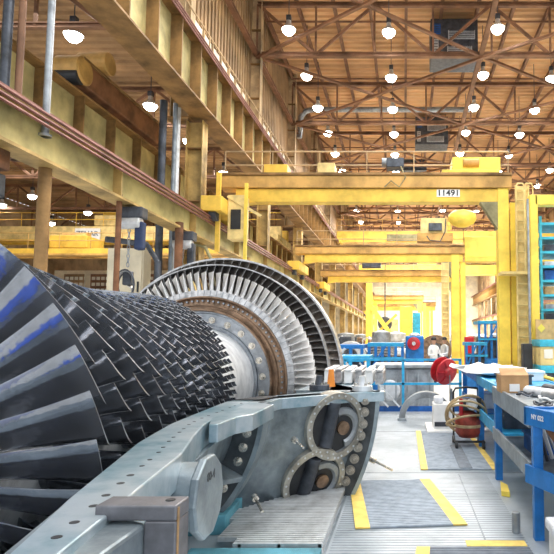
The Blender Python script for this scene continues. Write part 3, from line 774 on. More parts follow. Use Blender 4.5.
MB().cyl((.86, 8.45, .5), (.86, 8.45, .74), .03, n=12).build('valve', 'red', t); MB().cyl((1.13, 8.45, .45), (1.13, 8.45, .75), .04, n=12).build('valve', 'black', t)
for i, (cz, rx, rz, tl) in enumerate(((.52, .36, .34, .0), (.56, .33, .31, .25), (.50, .37, .20, -.5), (.45, .36, .10, .3), (.62, .30, .16, -.2))):
    MB().tube([(.95+.87*rx*cos(a)*cos(tl*.4), 8.50-.12*sin(a*1)-.05*i+.1, cz-.04+.87*rz*sin(a)+tl*.14*cos(a)) for a in [2*PI*k/40 for k in range(40)]], .0165, 8, True).build('hose_loop', 'hose', t, smooth=60)
for i, (x, y) in enumerate(((.78, 8.36), (1.18, 8.36), (.78, 8.86), (1.18, 8.86))):
    MB().cyl((x-.02, y, .06), (x+.02, y, .06), .06, n=20).build('wheel', 'black', t, .006)
# white crate with stand
t = thing('white_crate', (.66, 10.3, 0), 'white crate on a low white tray beside the hose cart', 'crate')
MB().box(.40, .98, 9.7, 10.75, 0, .05).build('tray', 'white', t, .01); MB().box(.52, .86, 9.95, 10.4, .05, .48).build('crate_body', 'white', t, .01)
MB().box(.54, .84, 9.94, 9.95, .09, .17).build('vent_slot', 'dark_steel', t); MB().box(.54, .7, 10.0, 10.3, .48, .60).build('wrapped_part', 'white_soft', t, .03)
# red reel
t = thing('hose_reel', (.98, 11.6, 0), 'big red reel on a thin stand at the railing', 'reel')
q = Matrix.Rotation(math.radians(38), 3, 'Z')@Matrix.Rotation(math.radians(14), 3, 'X')
def rr(mb, c): mb.v = [q@v*.76+Vector(c) for v in mb.v]; return mb
rc = (.88, 11.6, .95)
rr(MB().lathe([(.001, -.16), (.10, -.15), (.14, -.06), (.36, -.03), (.37, 0), (.35, .02), (.001, .02)], n=40), rc).build('flange', 'red', t, smooth=30)
rr(MB().lathe([(.2, .02), (.2, .22)], n=32), rc).build('drum', 'red_rust', t, smooth=30)
rr(MB().lathe([(.001, .22), (.36, .22), (.36, .25), (.001, .25)], n=40), rc).build('flange', 'red', t, smooth=30)
q2 = MB()
for k in range(6): q2.bar((.12*cos(k*PI/3), -.08, .12*sin(k*PI/3)), (.34*cos(k*PI/3), -.045, .34*sin(k*PI/3)), .03, .02)
rr(q2, rc).build('spokes', 'red', t)
b = MB(); b.tube([(.93, 11.35, .9), (.93, 11.35, .03)], .012, 6); b.box(.75, 1.15, 11.5, 11.7, 0, .03); b.bar((.98, 11.65, 0), (.98, 11.65, .6), .05); b.build('stand', 'grey_steel', t)
# half ring
t = thing('half_ring', (.47, 11.3, 0), 'grey steel half ring standing like an arch on the platform', 'ring')
MB().lathe([(.43, -.12), (.43, .12), (.55, .12), (.55, -.12)], (.45, 11.4, .02), 48, 0, PI, closed=True).build('arch', 'grey_steel', t, .008, smooth=40)
for e in (-1, 1): MB().box(.45+e*.49-.09, .45+e*.49+.09, 11.25, 11.55, 0, .05).build('foot', 'grey_steel', t, .005)

# railing at the end of the platform
t = thing('railing', (0, 12.6, 0), 'bright blue safety railing at the far end of the platform', 'railing')
for z in (1.16, .62): MB().box(-1.35, 1.3, 12.6, 12.65, z-.025, z+.025).build('rail', 'blue_light', t)
for x in (-1.33, -.02, 1.27): MB().box(x-.03, x+.03, 12.6, 12.66, 0, 1.16).build('post', 'blue_light', t)
MB().box(-1.35, 1.3, 12.64, 12.66, 0, .12).build('toe_board', 'blue_deep', t)
b = MB(); b.bar((-1.3, 12.5, 1.1), (-.35, 12.5, .12), .035, .035); b.bar((-1.0, 12.5, 1.1), (-.1, 12.5, .12), .035, .035); b.build('stair_stringer', 'light_steel', t)
# grey casing half behind the railing
t = thing('casing_half', (.1, 14.4, HF), 'large grey machined casing half standing behind the blue railing', 'casing')
MB().prism([(-.62, 14, HF), (.74, 14, HF), (.76, 14, .9), (-.70, 14, .9)], (0, 1.2, 0)).build('body', 'grey_steel', t, .05)
MB().box(-.78, .84, 13.9, 15.3, .9, .99).build('rim', 'grey_steel', t, .02)
MB().lathe([(.001, -.02), (.22, -.02), (.26, 0), (.001, 0)], (-.35, 13.98, .35), 24).build('side_port', 'light_steel', t)
b = MB()
for i in range(5): b.box(-.5+.28*i, -.46+.28*i, 13.93, 14, HF, .8)
b.build('ribs', 'grey_steel', t)
# ribbed white blocks and bits lying on the turbine casing
for i in range(6):
    q = MB(); x = -1.0+.13*i; y = 7.9-.05*i
    q.box(x, x+.10, y-.9, y, ZF+.01, ZF+.16); q.box(x+.01, x+.09, y-.92, y+.02, ZF+.16, ZF+.19)
    obj(q, 'seal_block', ('white', 'platform_steel')[i % 2], '%s seal block laid on the far casing flange, %s from the rotor' % (('white', 'pale grey')[i % 2], ORD[i]), 'block', 'seal blocks on the casing flange', bevel=.01)
for i, (x, y, m_, w) in enumerate(((-.93, 6.15, 'dark_steel', 'dark studded fitting standing on the casing flange next to the turbine wheel'), (-.45, 6.05, 'light_steel', 'pale studded fitting standing on the casing flange at its right end'))):
    t = thing('pipe_fitting', (x, y, ZF), w, 'fitting')
    MB().cyl((x, y, ZF), (x, y, ZF+.06), .11, n=24).build('base', m_, t, .005); MB().cyl((x, y, ZF+.06), (x, y, ZF+.16), .05, .035, n=16).build('neck', m_, t)
    for k in range(4): MB().cyl((x+.08*cos(k*PI/2+.5), y+.08*sin(k*PI/2+.5), ZF+.06), (x+.08*cos(k*PI/2+.5), y+.08*sin(k*PI/2+.5), ZF+.085), .014, n=6).build('nut', 'bolt_steel', t)
obj(MB().cyl((-.86, 6.6, ZF), (-.86, 6.6, ZF+.2), .05, .03, n=14), 'orange_cap', 'orange', 'small orange plug standing on the flange in front of the bladed wheel', 'plug')
# loose studs hanging out of the flanges
for i, (a, b_) in enumerate((((-1.02, 5.2, .72), (-.90, 5.05, .67)), ((-1.28, 4.86, .30), (-1.17, 4.7, .22)), ((-.35, 5.95, .38), (-.12, 5.8, .30)))):
    q = MB(); q.cyl(a, b_, .013, n=8); q.cyl(a, Vector(a)+(Vector(b_)-Vector(a))*.2, .03, n=10)
    obj(q, 'guide_pin', 'bolt_steel', ('bright pin sticking out of the casing wall between ring and ports', 'bright pin low in the near bolted ring', 'bright pin sticking out of the far bolted flange')[i], 'pin')

# ============================================================ GANTRY CRANES
def crane(y, x0, x1, z0, z1, leg, label, m='crane_yellow', mt='crane_orange', num=None, base=HF, lw=.42, both=False, ladder=True, group='yellow gantry cranes'):
    t = thing('gantry_crane', ((x0+x1)/2, y, z0), label, 'crane', group)
    h = z1-z0
    MB().box(x0+.5, x1-.1, y-.02, y+.4, z0, z0+h*.48).build('lower_box_girder', m, t, .01)
    MB().box(x0, x1, y-.12, y+.5, z0+h*.50, z0+h*.94).build('upper_girder', mt, t, .01)
    MB().box(x0, x1, y-.18, y+.56, z0+h*.95, z1+.03).build('top_plate', 'girder_flange', t)
    b = MB()
    for q in (.45, .9): b.tube([(x0, y+.45, z1+q), (x1, y+.45, z1+q)], .025, 6)
    n = int((x1-x0)/1.5)
    for i in range(n+1): b.cyl((x0+i*(x1-x0)/n, y+.45, z1), (x0+i*(x1-x0)/n, y+.45, z1+.9), .02, n=6)
    b.build('handrail', 'column_tan', t)
    # end truck on the runway
    e = MB().box(x0-.15, x0+.45, y-1.2, y+1.6, z0-.55, z0-.1).build('end_truck', m, t, .02)
    for yy in (y-.9, y+1.3): MB().cyl((x0+.05, yy, z0-.60), (x0+.25, yy, z0-.60), .2, n=20).build('wheel', 'dark_steel', e)
    MB().prism([(x0+.45, y-.05, z0-.1), (x0+1.1, y-.05, z0+.0), (x0+.45, y-.05, z0+.0)], (0, .4, 0)).build('gusset', m, t)
    for L in ([leg] if not both else [leg, both]):
        for e_ in ((0, lw*.8), (lw*.95, lw*1.5)):
            lo = MB(); xx = L-lw/2
            lo.box(xx+e_[0], xx+e_[1], y-.05+(.12 if e_[0] else 0), y+.4, base, z0+h*.5 if not e_[0] else z0)
            lo.build('leg', 'crane_lemon', t, .008)
        MB().prism([(L-lw/2, y-.02, z0), (L-lw/2-.55, y-.02, z0), (L-lw/2, y-.02, z0-.85)], (0, .3, 0)).build('knee_gusset', 'olive', t)
        MB().box(L-.4, L+.42, y-.9, y+1.9, base, base+.35).build('leg_base', m, t, .01)
    return t
c1_ = crane(17, -5.75, 3.35, 5.88, 6.74, 3.13, 'big orange and yellow gantry crane numbered 11491 on its girder, nearest of the cranes')
w_ = MB().box(1.02, 1.74, 16.955, 16.975, 6.035, 6.265).build('number_plate', 'white', c1_)
o = text('11491', 'number', .25, (1.38, 16.95, 6.15), (PI/2, 0, 0), 'black', c1_, .004)
o.scale = (1.12, 1, 1)
# ladder with cage on crane 1
def ladder(x, y, z0, z1, w, par, m='crane_pale'):
    t = MB(); t.bar((x-w/2, y, z0), (x-w/2, y, z1), .05, .07); t.bar((x+w/2, y, z0), (x+w/2, y, z1), .05, .07)
    l = t.build('ladder', m, par)
    n = int((z1-z0)/.32); b = None
    for i in range(n):
        z = z0+.2+i*.32
        if b is None: b = MB().cyl((x-w/2, y, z), (x+w/2, y, z), .025, n=8).build('rung', m, l); zz = z
        else: inst(b, 'rung', l, WP[b]+Vector((0, 0, z-zz)))
    MB().box(x-w/2, x+w/2, y+.09, y+.11, z0, z1).build('back_plate', m, l)
    return l
ladder(3.60, 16.6, HF, 6.3, .38, c1_)
b = MB()
for x in (3.38, 3.64): b.tube([(x, 16.4, 3.6), (x, 16.4, 6.2), (x+.04, 16.4, 6.3), (x+.2, 16.4, 6.3), (x+.24, 16.4, 6.2), (x+.24, 16.4, 3.6)], .022, 6)
b.build('ladder_guard', 'crane_pale', c1_)
MB().box(2.9, 3.9, 16.38, 17.0, 3.55, 3.63).build('landing', 'crane_pale', c1_)
# machinery on top of crane 1
def small(name, x0, x1, y0, y1, z0, z1, m, par, bev=.02): return MB().box(x0, x1, y0, y1, z0, z1).build(name, m, par, bev)
small('control_box', -4.45, -3.7, 17.2, 17.8, 6.8, 7.15, 'crane_yellow', c1_)
small('motor_box', -2.75, -2.2, 17.2, 17.8, 6.8, 7.2, 'crane_pale', c1_)
small('trolley_base', 1.2, 3.05, 17.2, 18.3, 6.80, 6.98, 'crane_lemon', c1_)
q = small('hoist_housing', 1.55, 3.1, 17.4, 18.3, 6.98, 7.45, 'crane_lemon', c1_)
MB().cyl((1.9, 17.38, 7.25), (2.4, 17.38, 7.25), .13, n=20).build('rope_drum', 'crane_orange', q)
q = small('hoist_motor', -.55, .0, 17.0, 17.5, 7.0, 7.3, 'dark_steel', c1_); MB().cyl((-.7, 17.2, 7.2), (-.2, 17.2, 7.2), .14, n=16).build('motor', 'grey_steel', q)
MB().tube([(-.1, 16.95, 7.0), (.05, 16.8, 6.6), (-.15, 16.8, 6.3), (-.4, 16.8, 6.5), (-.6, 16.8, 6.3)], .02, 6).build('festoon_cable', 'olive', c1_)
# cab structure at the left end of crane 1
q = MB().box(-5.3, -4.8, 16.4, 16.9, 4.6, 5.95).build('end_frame', 'crane_pale', c1_, .02)
MB().box(-5.2, -4.9, 16.38, 16.4, 4.9, 5.5).build('opening', 'black', q)
MB().bar((-4.75, 16.4, 6.3), (-4.75, 16.4, 3.6), .09).build('strut', 'crane_lemon', c1_); MB().bar((-4.3, 16.4, 5.3), (-5.3, 16.4, 5.9), .08).build('strut', 'crane_pale', c1_)
MB().bar((-5.55, 16.3, 4.2), (-5.55, 16.3, 6.6), .12).build('strut', 'crane_yellow', c1_)

c2_ = crane(29, -5.75, 3.2, 5.65, 6.5, 2.75, 'second yellow gantry crane, with a plain yellow box beam right of its leg', lw=.5)
small('cantilever_box', 3.2, 9.0, 29.0, 29.5, 5.9, 7.0, 'crane_lemon', c2_); small('lower_flange', 3.2, 9.0, 28.9, 29.6, 5.65, 5.88, 'crane_yellow', c2_)
ladder(2.15, 28.8, HF, 5.6, .35, c2_)
small('trolley_base', .7, 2.6, 29, 30.2, 6.75, 7.2, 'crane_orange', c2_); q = small('hoist_housing', .9, 2.3, 29, 30, 7.2, 8.0, 'crane_pale', c2_)
small('motor_box', 1.3, 2.0, 28.8, 29, 7.3, 7.7, 'dark_steel', q)
MB().lathe([(.001, .35), (.5, .3), (.72, .12), (.75, -.1), (.6, -.35), (.3, -.5), (.001, -.52)], (3.05, 28.6, 7.95), 28, axis='Z').build('cable_drum', 'crane_lemon', c2_, smooth=50)
b = MB(); b.tube([(1.2, 28.8, 7.0), (1.35, 28.7, 6.75), (1.9, 28.7, 6.7), (2.15, 28.7, 7.2), (2.2, 28.7, 7.9)], .03, 6); b.build('festoon_cable', 'dark_steel', c2_)
c3_ = crane(38, -5.75, 3.9, 5.5, 6.3, 3.6, 'third yellow gantry crane, hidden mostly behind the second', lw=.5)
small('motor_box', -2.9, -1.6, 38, 38.6, 6.5, 6.9, 'dark_steel', c3_)
c4_ = crane(62, -3.9, 2.2, 5.5, 6.4, 1.85, 'small far yellow portal crane standing on two legs', both=-3.6, lw=.6)
c5_ = crane(80, -5.75, 4.6, 5.6, 6.8, 3.5, 'farthest yellow gantry crane near the end wall', lw=.7)
def bridge(y, z0, z1, x0, x1, label, m, mt, sign=False, plate=None):
    t = thing('bridge_crane', ((x0+x1)/2, y, z0), label, 'crane', 'overhead bridge cranes')
    MB().box(x0, x1, y, y+.5, z0, z1).build('near_girder', m, t, .02)
    MB().box(x0, x1, y-.1, y+.6, z0-.06, z0+.06).build('bottom_plate', mt, t)
    MB().box(x0, x1, y+2.2, y+2.7, z0+.1, z1+.1).build('far_girder', mt, t, .02)
    for x in (x0, x1-.5): MB().box(x, x+.5, y-.8, y+3.6, z0-.1, z0+.35).build('end_truck', m, t, .02)
    b = MB()
    for q in (.5, 1.0): b.tube([(x0, y, z1+q), (x1, y, z1+q)], .03, 6)
    for i in range(int((x1-x0)/2)+1): b.cyl((x0+2*i, y, z1), (x0+2*i, y, z1+1), .025, n=6)
    b.build('handrail', mt, t)
    tx = x0+(x1-x0)*.45
    MB().box(tx-1.2, tx+1.2, y+.3, y+2.4, z1+.1, z1+.9).build('trolley', m, t, .04)
    MB().cyl((tx-.8, y+1.2, z1+.9), (tx+.8, y+1.2, z1+.9), .35, n=18).build('hoist_drum', mt, t)
    return t
g1 = bridge(48, 9.95, 11.0, -5.9, 13.9, 'overhead yellow bridge crane riding the high girders, nearer one', 'crane_yellow', 'crane_orange')
MB().box(-1.5, 1.7, 47.9, 48, 10.1, 10.7).build('lettering_panel', 'olive', g1)
g2 = bridge(72, 9.95, 11.2, -5.9, 13.9, 'overhead yellow bridge crane riding the high girders, farther one', 'crane_lemon', 'crane_yellow')
a1 = bridge(40, 8.75, 9.8, -32, -9, 'long yellow bridge crane across the side aisle, with a white sign', 'crane_pale', 'crane_yellow')
MB().box(-23.9, -22.1, 39.75, 39.88, 8.75, 9.6).build('sign_board', 'white', a1)
text('ZENAR', 'sign_lettering', .5, (-23.0, 39.74, 9.2), (PI/2, 0, 0), 'bench_grey', a1, .01)
a2 = bridge(35, 6.95, 7.35, -32, -9, 'lower orange crane beam across the side aisle', 'crane_yellow', 'crane_orange')
# hook blocks
t = thing('hook_block', (-1.67, 48.6, 2.3), 'dark round hook block hanging from the far cranes', 'hook')
MB().lathe([(.001, -.3), (.55, -.3), (.62, -.2), (.62, .2), (.55, .3), (.001, .3)], (-1.67, 48.6, 2.9), 28).build('sheave', 'dark_steel', t, smooth=30)
MB().cyl((-1.67, 48.6, 3.1), (-1.67, 48.6, 11.2), .05, n=6).build('rope', 'dark_steel', t)
MB().tube([(-1.67+.3*cos(a), 48.6, 2.3+.3*sin(a)) for a in [PI/2-.25*k for k in range(18)]], .07, 8).build('hook', 'dark_steel', t)

# ============================================================ LEFT SIDE DETAILS
t = thing('end_truck', (-8.3, 15.0, 7.9), 'rusty brown crane end truck with a yellow wheel housing, riding the side aisle girder', 'crane end truck')
MB().box(-8.6, -8.0, 13.4, 17.9, 7.95, 8.6).build('box_beam', 'rust_box', t, .05)
MB().box(-8.65, -7.95, 13.3, 18.0, 8.58, 8.64).build('top_plate', 'girder_flange', t)
MB().lathe([(.001, -.34), (.3, -.34), (.36, -.3), (.36, .3), (.3, .34), (.001, .34)], (-8.3, 13.4, 8.32), 24, axis='X').build('wheel_housing', 'crane_orange', t, smooth=30)
MB().cyl((-8.6, 13.25, 8.1), (-8.0, 13.25, 8.1), .2, n=20).build('wheel', 'black', t, .02)
MB().cyl((-8.7, 14.4, 9.0), (-7.9, 14.4, 9.0), .3, n=20).build('motor', 'crane_orange', t, .03)
# vertical pipes and conduits near the left edge
for i, (x, y, r, z0, z1, m_, w) in enumerate(((-5.95, 9.0, .10, HF, 4.5, 'girder_flange', 'dark brown post holding the near end of the lower girder'), (-5.82, 8.75, .055, 4.9, 10, 'grey_steel', 'pale vertical conduit crossing the girders near the left edge'), (-6.42, 8.6, .075, 4.5, 10, 'dark_steel', 'dark vertical pipe at the far left edge'), (-6.26, 8.7, .055, 4.5, 10, 'truss', 'brown vertical pipe second from the left edge'), (-5.85, 11.2, .055, HF, 4.6, 'rust_box', 'thin rusty post with a coiled hose hung beside it'), (-6.75, 15.1, .10, HF, 8.3, 'dark_steel', 'dark vertical pipe of the bundle left of the yellow column'), (-6.55, 15.6, .08, HF, 8.3, 'light_steel', 'pale vertical pipe of the bundle left of the yellow column'), (-6.5, 15.3, .06, HF, 8.3, 'bench_grey', 'bluish vertical pipe of the bundle left of the yellow column'), (-5.75, 14.0, .10, HF, 4.6, 'rust_box', 'rust brown post under the lower girder'), (-5.75, 20.2, .12, HF, 4.6, 'column_yellow', 'yellowish post under the lower girder behind the rotor'), (-5.75, 27.5, .13, HF, 4.6, 'column_yellow', 'yellowish post under the lower girder beyond the bladed wheel'))):
    q = MB(); q.cyl((x, y, z0), (x, y, z1), r, n=16); q.cyl((x, y, z0), (x, y, z0+.04), r*1.8, n=16); 
    obj(q, 'pipe' if i not in (0, 4, 8, 9, 10) else 'post', m_, w, 'pipe' if i not in (0, 4, 8, 9, 10) else 'post', smooth=35)
t = thing('junction_box', (-6.1, 8.4, 4.3), 'dark brown steel bracket at the left edge over the rotor', 'bracket')
MB().box(-6.8, -5.95, 7.7, 8.2, 4.15, 4.95).build('bracket_body', 'rust_box', t, .03)
MB().box(-6.7, -6.0, 7.7, 8.2, 3.75, 4.1).build('lower_box', 'dark_steel', t, .03)
def hoist(x, y, z, label, m, drop):
    t = thing('chain_hoist', (x, y, z), label, 'hoist', 'chain hoists under the lower girder')
    MB().box(x-.3, x+.25, y-.15, y+.15, z-.28, z-.04).build('trolley', 'dark_steel', t, .03)
    MB().cyl((x-.28, y-.05, z-.38), (x+.2, y-.05, z-.38), .13, n=18).build('motor', 'light_steel', t, .02)
    MB().box(x+.08, x+.26, y-.12, y+.08, z-.95, z-.35).build('chain_bag', m, t, .04)
    q = MB()
    for k in range(int(drop/.09)):
        zz = z-.45-.09*k; r = Vector((1, 0, 0)) if k % 2 else Vector((0, 1, 0))
        q.tube([Vector((x-.05, y-.05, zz))+r*.028*cos(a)+Vector((0, 0, .055*sin(a))) for a in [2*PI*j/8 for j in range(8)]], .011, 4, True)
    q.build('chain', 'grey_steel', t)
    q = MB().box(x-.13, x+.05, y-.12, y+.04, z-.75-drop, z-.45-drop).build('hook_block', 'dark_steel', t, .03)
    MB().tube([(x-.04+.11*cos(a), y-.04, z-.9-drop+.14*sin(a)) for a in [PI/2-.3*k for k in range(17)]], .026, 8).build('hook', 'bolt_steel', q)
    for k in range(3):
        MB().tube([(x-.05+(.16+.02*k)*cos(a), y-.1-.03*k, z-.75-drop+(.26+.03*k)*sin(a)) for a in [2*PI*j/20 for j in range(20)]], .018, 6, True).build('hose_loop', ('dark_steel', 'grey_steel')[k % 2], t)
    return t
hoist(-5.75, 11.6, 4.45, 'chain hoist with a dark blue bag hanging under the lower girder, nearer one', 'navy', .95)
hoist(-5.7, 14.3, 4.45, 'chain hoist hanging under the lower girder just left of the bladed wheel', 'dark_steel', 1.0)
# cabinets, pipes under the girder
for i, (x, y, z0, w, h, m_, lb) in enumerate(((-7.6, 15.2, 1.9, 1.0, 2.2, 'pale_wall', 'tall pale electrical cabinet on a frame behind the first hoist'), (-6.2, 15.75, 2.7, .5, .8, 'crane_pale', 'cream junction cabinet behind the second hoist'), (-6.9, 18.6, 1.6, .9, 1.8, 'olive', 'olive cabinet behind the rotor'), (-6.4, 22.0, 1.2, .9, 2.0, 'column_tan', 'tan cabinet seen over the bladed wheel'), (-6.4, 30, 0.4, 1.2, 2.2, 'grey_steel', 'grey cabinet beyond the bladed wheel'))):
    t = thing('electrical_cabinet', (x, y, HF), lb, 'cabinet')
    MB().box(x-w/2, x+w/2, y-.2, y+.25, z0, z0+h).build('body', m_, t, .02)
    d = MB().box(x-w/2+.04, x+w/2-.04, y-.23, y-.2, z0+.05, z0+h-.05).build('door', m_, t, .01)
    MB().box(x+w/2-.14, x+w/2-.10, y-.26, y-.23, z0+h*.45, z0+h*.58).build('handle', 'black', d)
    for e in (-1, 1): MB().bar((x+e*w*.4, y, HF), (x+e*w*.4, y, z0), .07).build('leg', 'truss', t)
for i, pts in enumerate(([(-6.6, 13.6, HF), (-6.6, 13.6, 2.4), (-6.3, 13.8, 2.9), (-5.9, 14.2, 3.2), (-5.9, 14.8, 4.4)], [(-7.4, 14.6, 2.6), (-5.9, 14.9, 2.6), (-5.6, 15.0, 2.2), (-5.6, 15, HF)], [(-6.2, 16, 4.4), (-5.8, 16, 4.3), (-5.55, 16, 3.8), (-5.5, 16, 2.6), (-5.5, 16, HF)], [(-6.8, 12.5, 3.9), (-6.2, 13.2, 3.9), (-6.0, 13.4, 3.5), (-6, 13.4, HF)])):
    obj(MB().tube(pts, .07 if i != 2 else .05, 10), 'bent_pipe', ('truss', 'rust_box', 'olive', 'dark_steel')[i], '%s bent pipe behind the hoists, %s' % (('brown', 'rusty', 'olive', 'dark')[i], ('rising beside the cabinet', 'running level then down', 'curving down at the right hoist', 'nearest the first hoist')[i]), 'pipe', smooth=60)
# side aisle: cream office with windows
t = thing('office_block', (-24, 52, HF), 'cream walled office with wide windows far back in the side aisle', 'office')
MB().box(-33, -9, 52, 56, HF, 8.0).build('wall', 'pale_wall', t)
for i in range(9):
    x = -32+2.5*i; w_ = MB().box(x, x+1.9, 51.9, 52, 4.6, 7.5).build('window', 'window_pane', t)
    b = MB()
    for k in range(5): b.box(x+.02+.44*k, x+.10+.44*k, 51.84, 51.9, 4.6, 7.5)
    for k in range(6): b.box(x, x+1.9, 51.85, 51.9, 4.6+.56*k, 4.85+.56*k)
    b.build('blinds', 'truss' if i % 2 else 'siding', w_)
MB().box(-33, -9, 50.9, 51.9, 3.6, 4.1).build('ledge', 'white', t)
obj(MB().prism([(-31, 30, 3.1), (-31, 30, 3.6), (-8, 26, 1.9), (-8, 26, 1.3)], (0, .5, 0)), 'cream_beam', 'pale_wall', 'long cream conveyor beam sloping behind the compressor blades', 'beam')
for i in range(7):
    x = -28+3*i
    t = thing('machine_tool', (x, 36+i % 3, HF), 'grey and tan machine tool in the side aisle, %s from the left' % ORD[i], 'machine', 'machine tools in the side aisle')
    h = 2.2+(i % 3)*.6; MB().box(x-1, x+1, 35.5+i % 3, 37+i % 3, HF, HF+h).build('body', ('grey_steel', 'pale_wall', 'column_tan')[i % 3], t, .05)
    MB().box(x-.6, x+.3, 35.3+i % 3, 35.5+i % 3, HF+.8, HF+h-.4).build('window', 'dark_steel', t); MB().box(x+.4, x+.8, 35.2+i % 3, 35.5+i % 3, HF+1, HF+1.8).build('control_panel', 'light_steel', t, .02)

# stores of engine parts along both sides of the hall
def part_pile(x, y, k, label):
    t = thing('engine_part', (x, y, HF), label, 'engine part', 'engine parts stored along the hall')
    r = .5+.35*rnd.random(); z = HF+.35
    MB().box(x-r, x+r, y-r*.7, y+r*.7, HF, HF+.35).build('pallet', ('blue', 'wood', 'crane_yellow')[k % 3], t, .02)
    if k % 3 == 0:
        MB().lathe([(.12, 0), (r, 0), (r*1.02, .3), (r*.7, .4), (r*.6, 1.1), (r*.8, 1.2), (r*.75, 1.7), (.12, 1.8)], (x, y, z), 28, axis='Z').build('rotor_body', ('light_steel', 'grey_steel')[k % 2], t, smooth=30)
        for j in range(5): MB().lathe([(r*.62, 0), (r*.95, .02), (r*.95, .06), (r*.62, .08)], (x, y, z+.45+.13*j), 24, axis='Z', closed=True).build('blade_disc', 'platform_steel', t)
    elif k % 3 == 1:
        MB().lathe([(r*.5, -.25), (r, -.25), (r, .25), (r*.5, .25)], (x, y, z+r), 30, closed=True).build('ring_body', 'disc_brown' if k % 2 else 'light_steel', t, .02, smooth=30)
        MB().lathe([(.05, -.3), (r*.35, -.3), (r*.35, .3), (.05, .3)], (x, y, z+r), 20, closed=True).build('hub', 'dark_steel', t, smooth=30)
        for j in range(10):
            a = 2*PI*j/10; MB().bar((x+r*.33*cos(a), y, z+r+r*.33*sin(a)), (x+r*.55*cos(a), y, z+r+r*.55*sin(a)), .06, .2).build('spoke', 'grey_steel', t)
    else:
        MB().cyl((x-r, y, z+.45), (x+r*.9, y, z+.5), .42, .3, n=26).build('barrel', 'grey_steel', t, smooth=30)
        MB().cyl((x-r*.3, y, z+.4), (x-r*.2, y, z+.45), .6, n=26).build('collar', 'light_steel', t, .02)
        MB().box(x-.1, x+.5, y-.5, y-.2, z+.6, z+1.5).build('gearbox', ('orange', 'pale_wall', 'dark_steel')[k % 3-0 if k % 3 < 3 else 0], t, .04)
        MB().tube([(x-.5, y-.3, z), (x-.5, y-.3, z+1.3), (x, y-.3, z+1.5), (x+.4, y-.3, z+1.2)], .05, 8).build('pipe', 'light_steel', t)
    return t
spots = []
for i in range(19): spots.append((-4.9+.8*(i % 2)+rnd.random()*.3, 19.5+2.1*i, 'left'))
for i in range(16): spots.append((4.6+1.4*(i % 3)+rnd.random()*.4, 25+2.6*i, 'right'))
for i in range(8): spots.append((-2.6+.85*i, 42+3.1*((i*3) % 4), 'middle'))
spots += [(1.5, 27, 'middle'), (.4, 31, 'middle'), (-1.1, 27, 'middle'), (-2.3, 24, 'middle'), (-3.2, 29, 'middle'), (-.5, 35, 'middle')]
cnt = {'left': 0, 'right': 0, 'middle': 0}
for i, (x, y, w) in enumerate(spots):
    part_pile(x, y, i, ['upright bladed core', 'round ring wheel', 'barrel with piping'][i % 3]+' on a pallet, %s in the %s row of stored parts' % (ORD[cnt[w]], w)); cnt[w] += 1

# blue fixtures behind the rotor
def fixture(x0, x1, y0, y1, z1, label, m='blue', n=4, seed=0):
    t = thing('blue_fixture', ((x0+x1)/2, (y0+y1)/2, HF), label, 'fixture', 'blue welded fixtures')
    MB().box(x0, x1, y0, y1, HF, z1*.35).build('base_frame', m, t, .02)
    b = MB().box(x0, x1, y0, y1, z1-.12, z1).build('top_frame', 'blue_light' if seed % 2 else m, t, .01)
    for i in range(n+1):
        x = x0+.05+(x1-x0-.1)*i/n; MB().bar((x, y0+.05, z1*.35), (x, y0+.05, z1-.12), .09).build('upright', m, t)
    MB().bar((x0, y0-.02, z1*.35), ((x0+x1)/2, y0-.02, z1-.1), .06).build('brace', 'light_steel' if seed % 2 == 0 else m, t)
    MB().bar((x0, y0-.04, z1*.68), (x1, y0-.04, z1*.68), .07).build('cross_rail', 'blue_light', t)
    MB().box(x0+.1, x1-.1, y0+.1, y1-.1, z1*.36, z1*.72).build('inner_tray', 'dark_steel', t)
    return t
fixture(-2.3, -1.2, 16.5, 18.6, 1.45, 'blue welded fixture just right of the bladed wheel', n=3, seed=0)
fixture(-1.15, .0, 17.5, 19, 1.5, 'blue frame fixture with open uprights behind the railing, in the middle', n=5, seed=1)
fixture(-2.3, -.85, 14.0, 15.4, 1.2, 'low bright blue fixture close behind the casing', 'blue_light', 3, 2)
fixture(3.0, 4.6, 22.5, 24, 2.35, 'tall blue fixture left of the big yellow leg', 'blue', 6, 1)
fixture(2.2, 3.0, 20.0, 21, 1.5, 'blue stand full of parts by the second crane leg', 'blue', 3, 3)
q = MB(); q.lathe([(.001, -.1), (.12, -.1), (.2, -.05), (.2, .05), (.001, .1)], (.30, 17.2, 1.48), 26)
t = thing('red_valve_wheel', (.36, 17.2, HF), 'red round hub on a blue stand behind the railing', 'wheel')
q.build('hub', 'red', t, smooth=35); MB().lathe([(.001, -.14), (.05, -.14), (.06, -.1), (.001, -.1)], (.30, 17.2, 1.48), 16).build('centre_cap', 'light_steel', t)
MB().box(.05, .62, 17.35, 18, HF, 1.72).build('stand', 'blue', t, .04)
obj(MB().box(2.4, 2.75, 21.8, 22.2, HF, 1.7), 'red_cabinet', 'red', 'narrow red cabinet beside the second yellow crane leg', 'cabinet', bevel=.03)
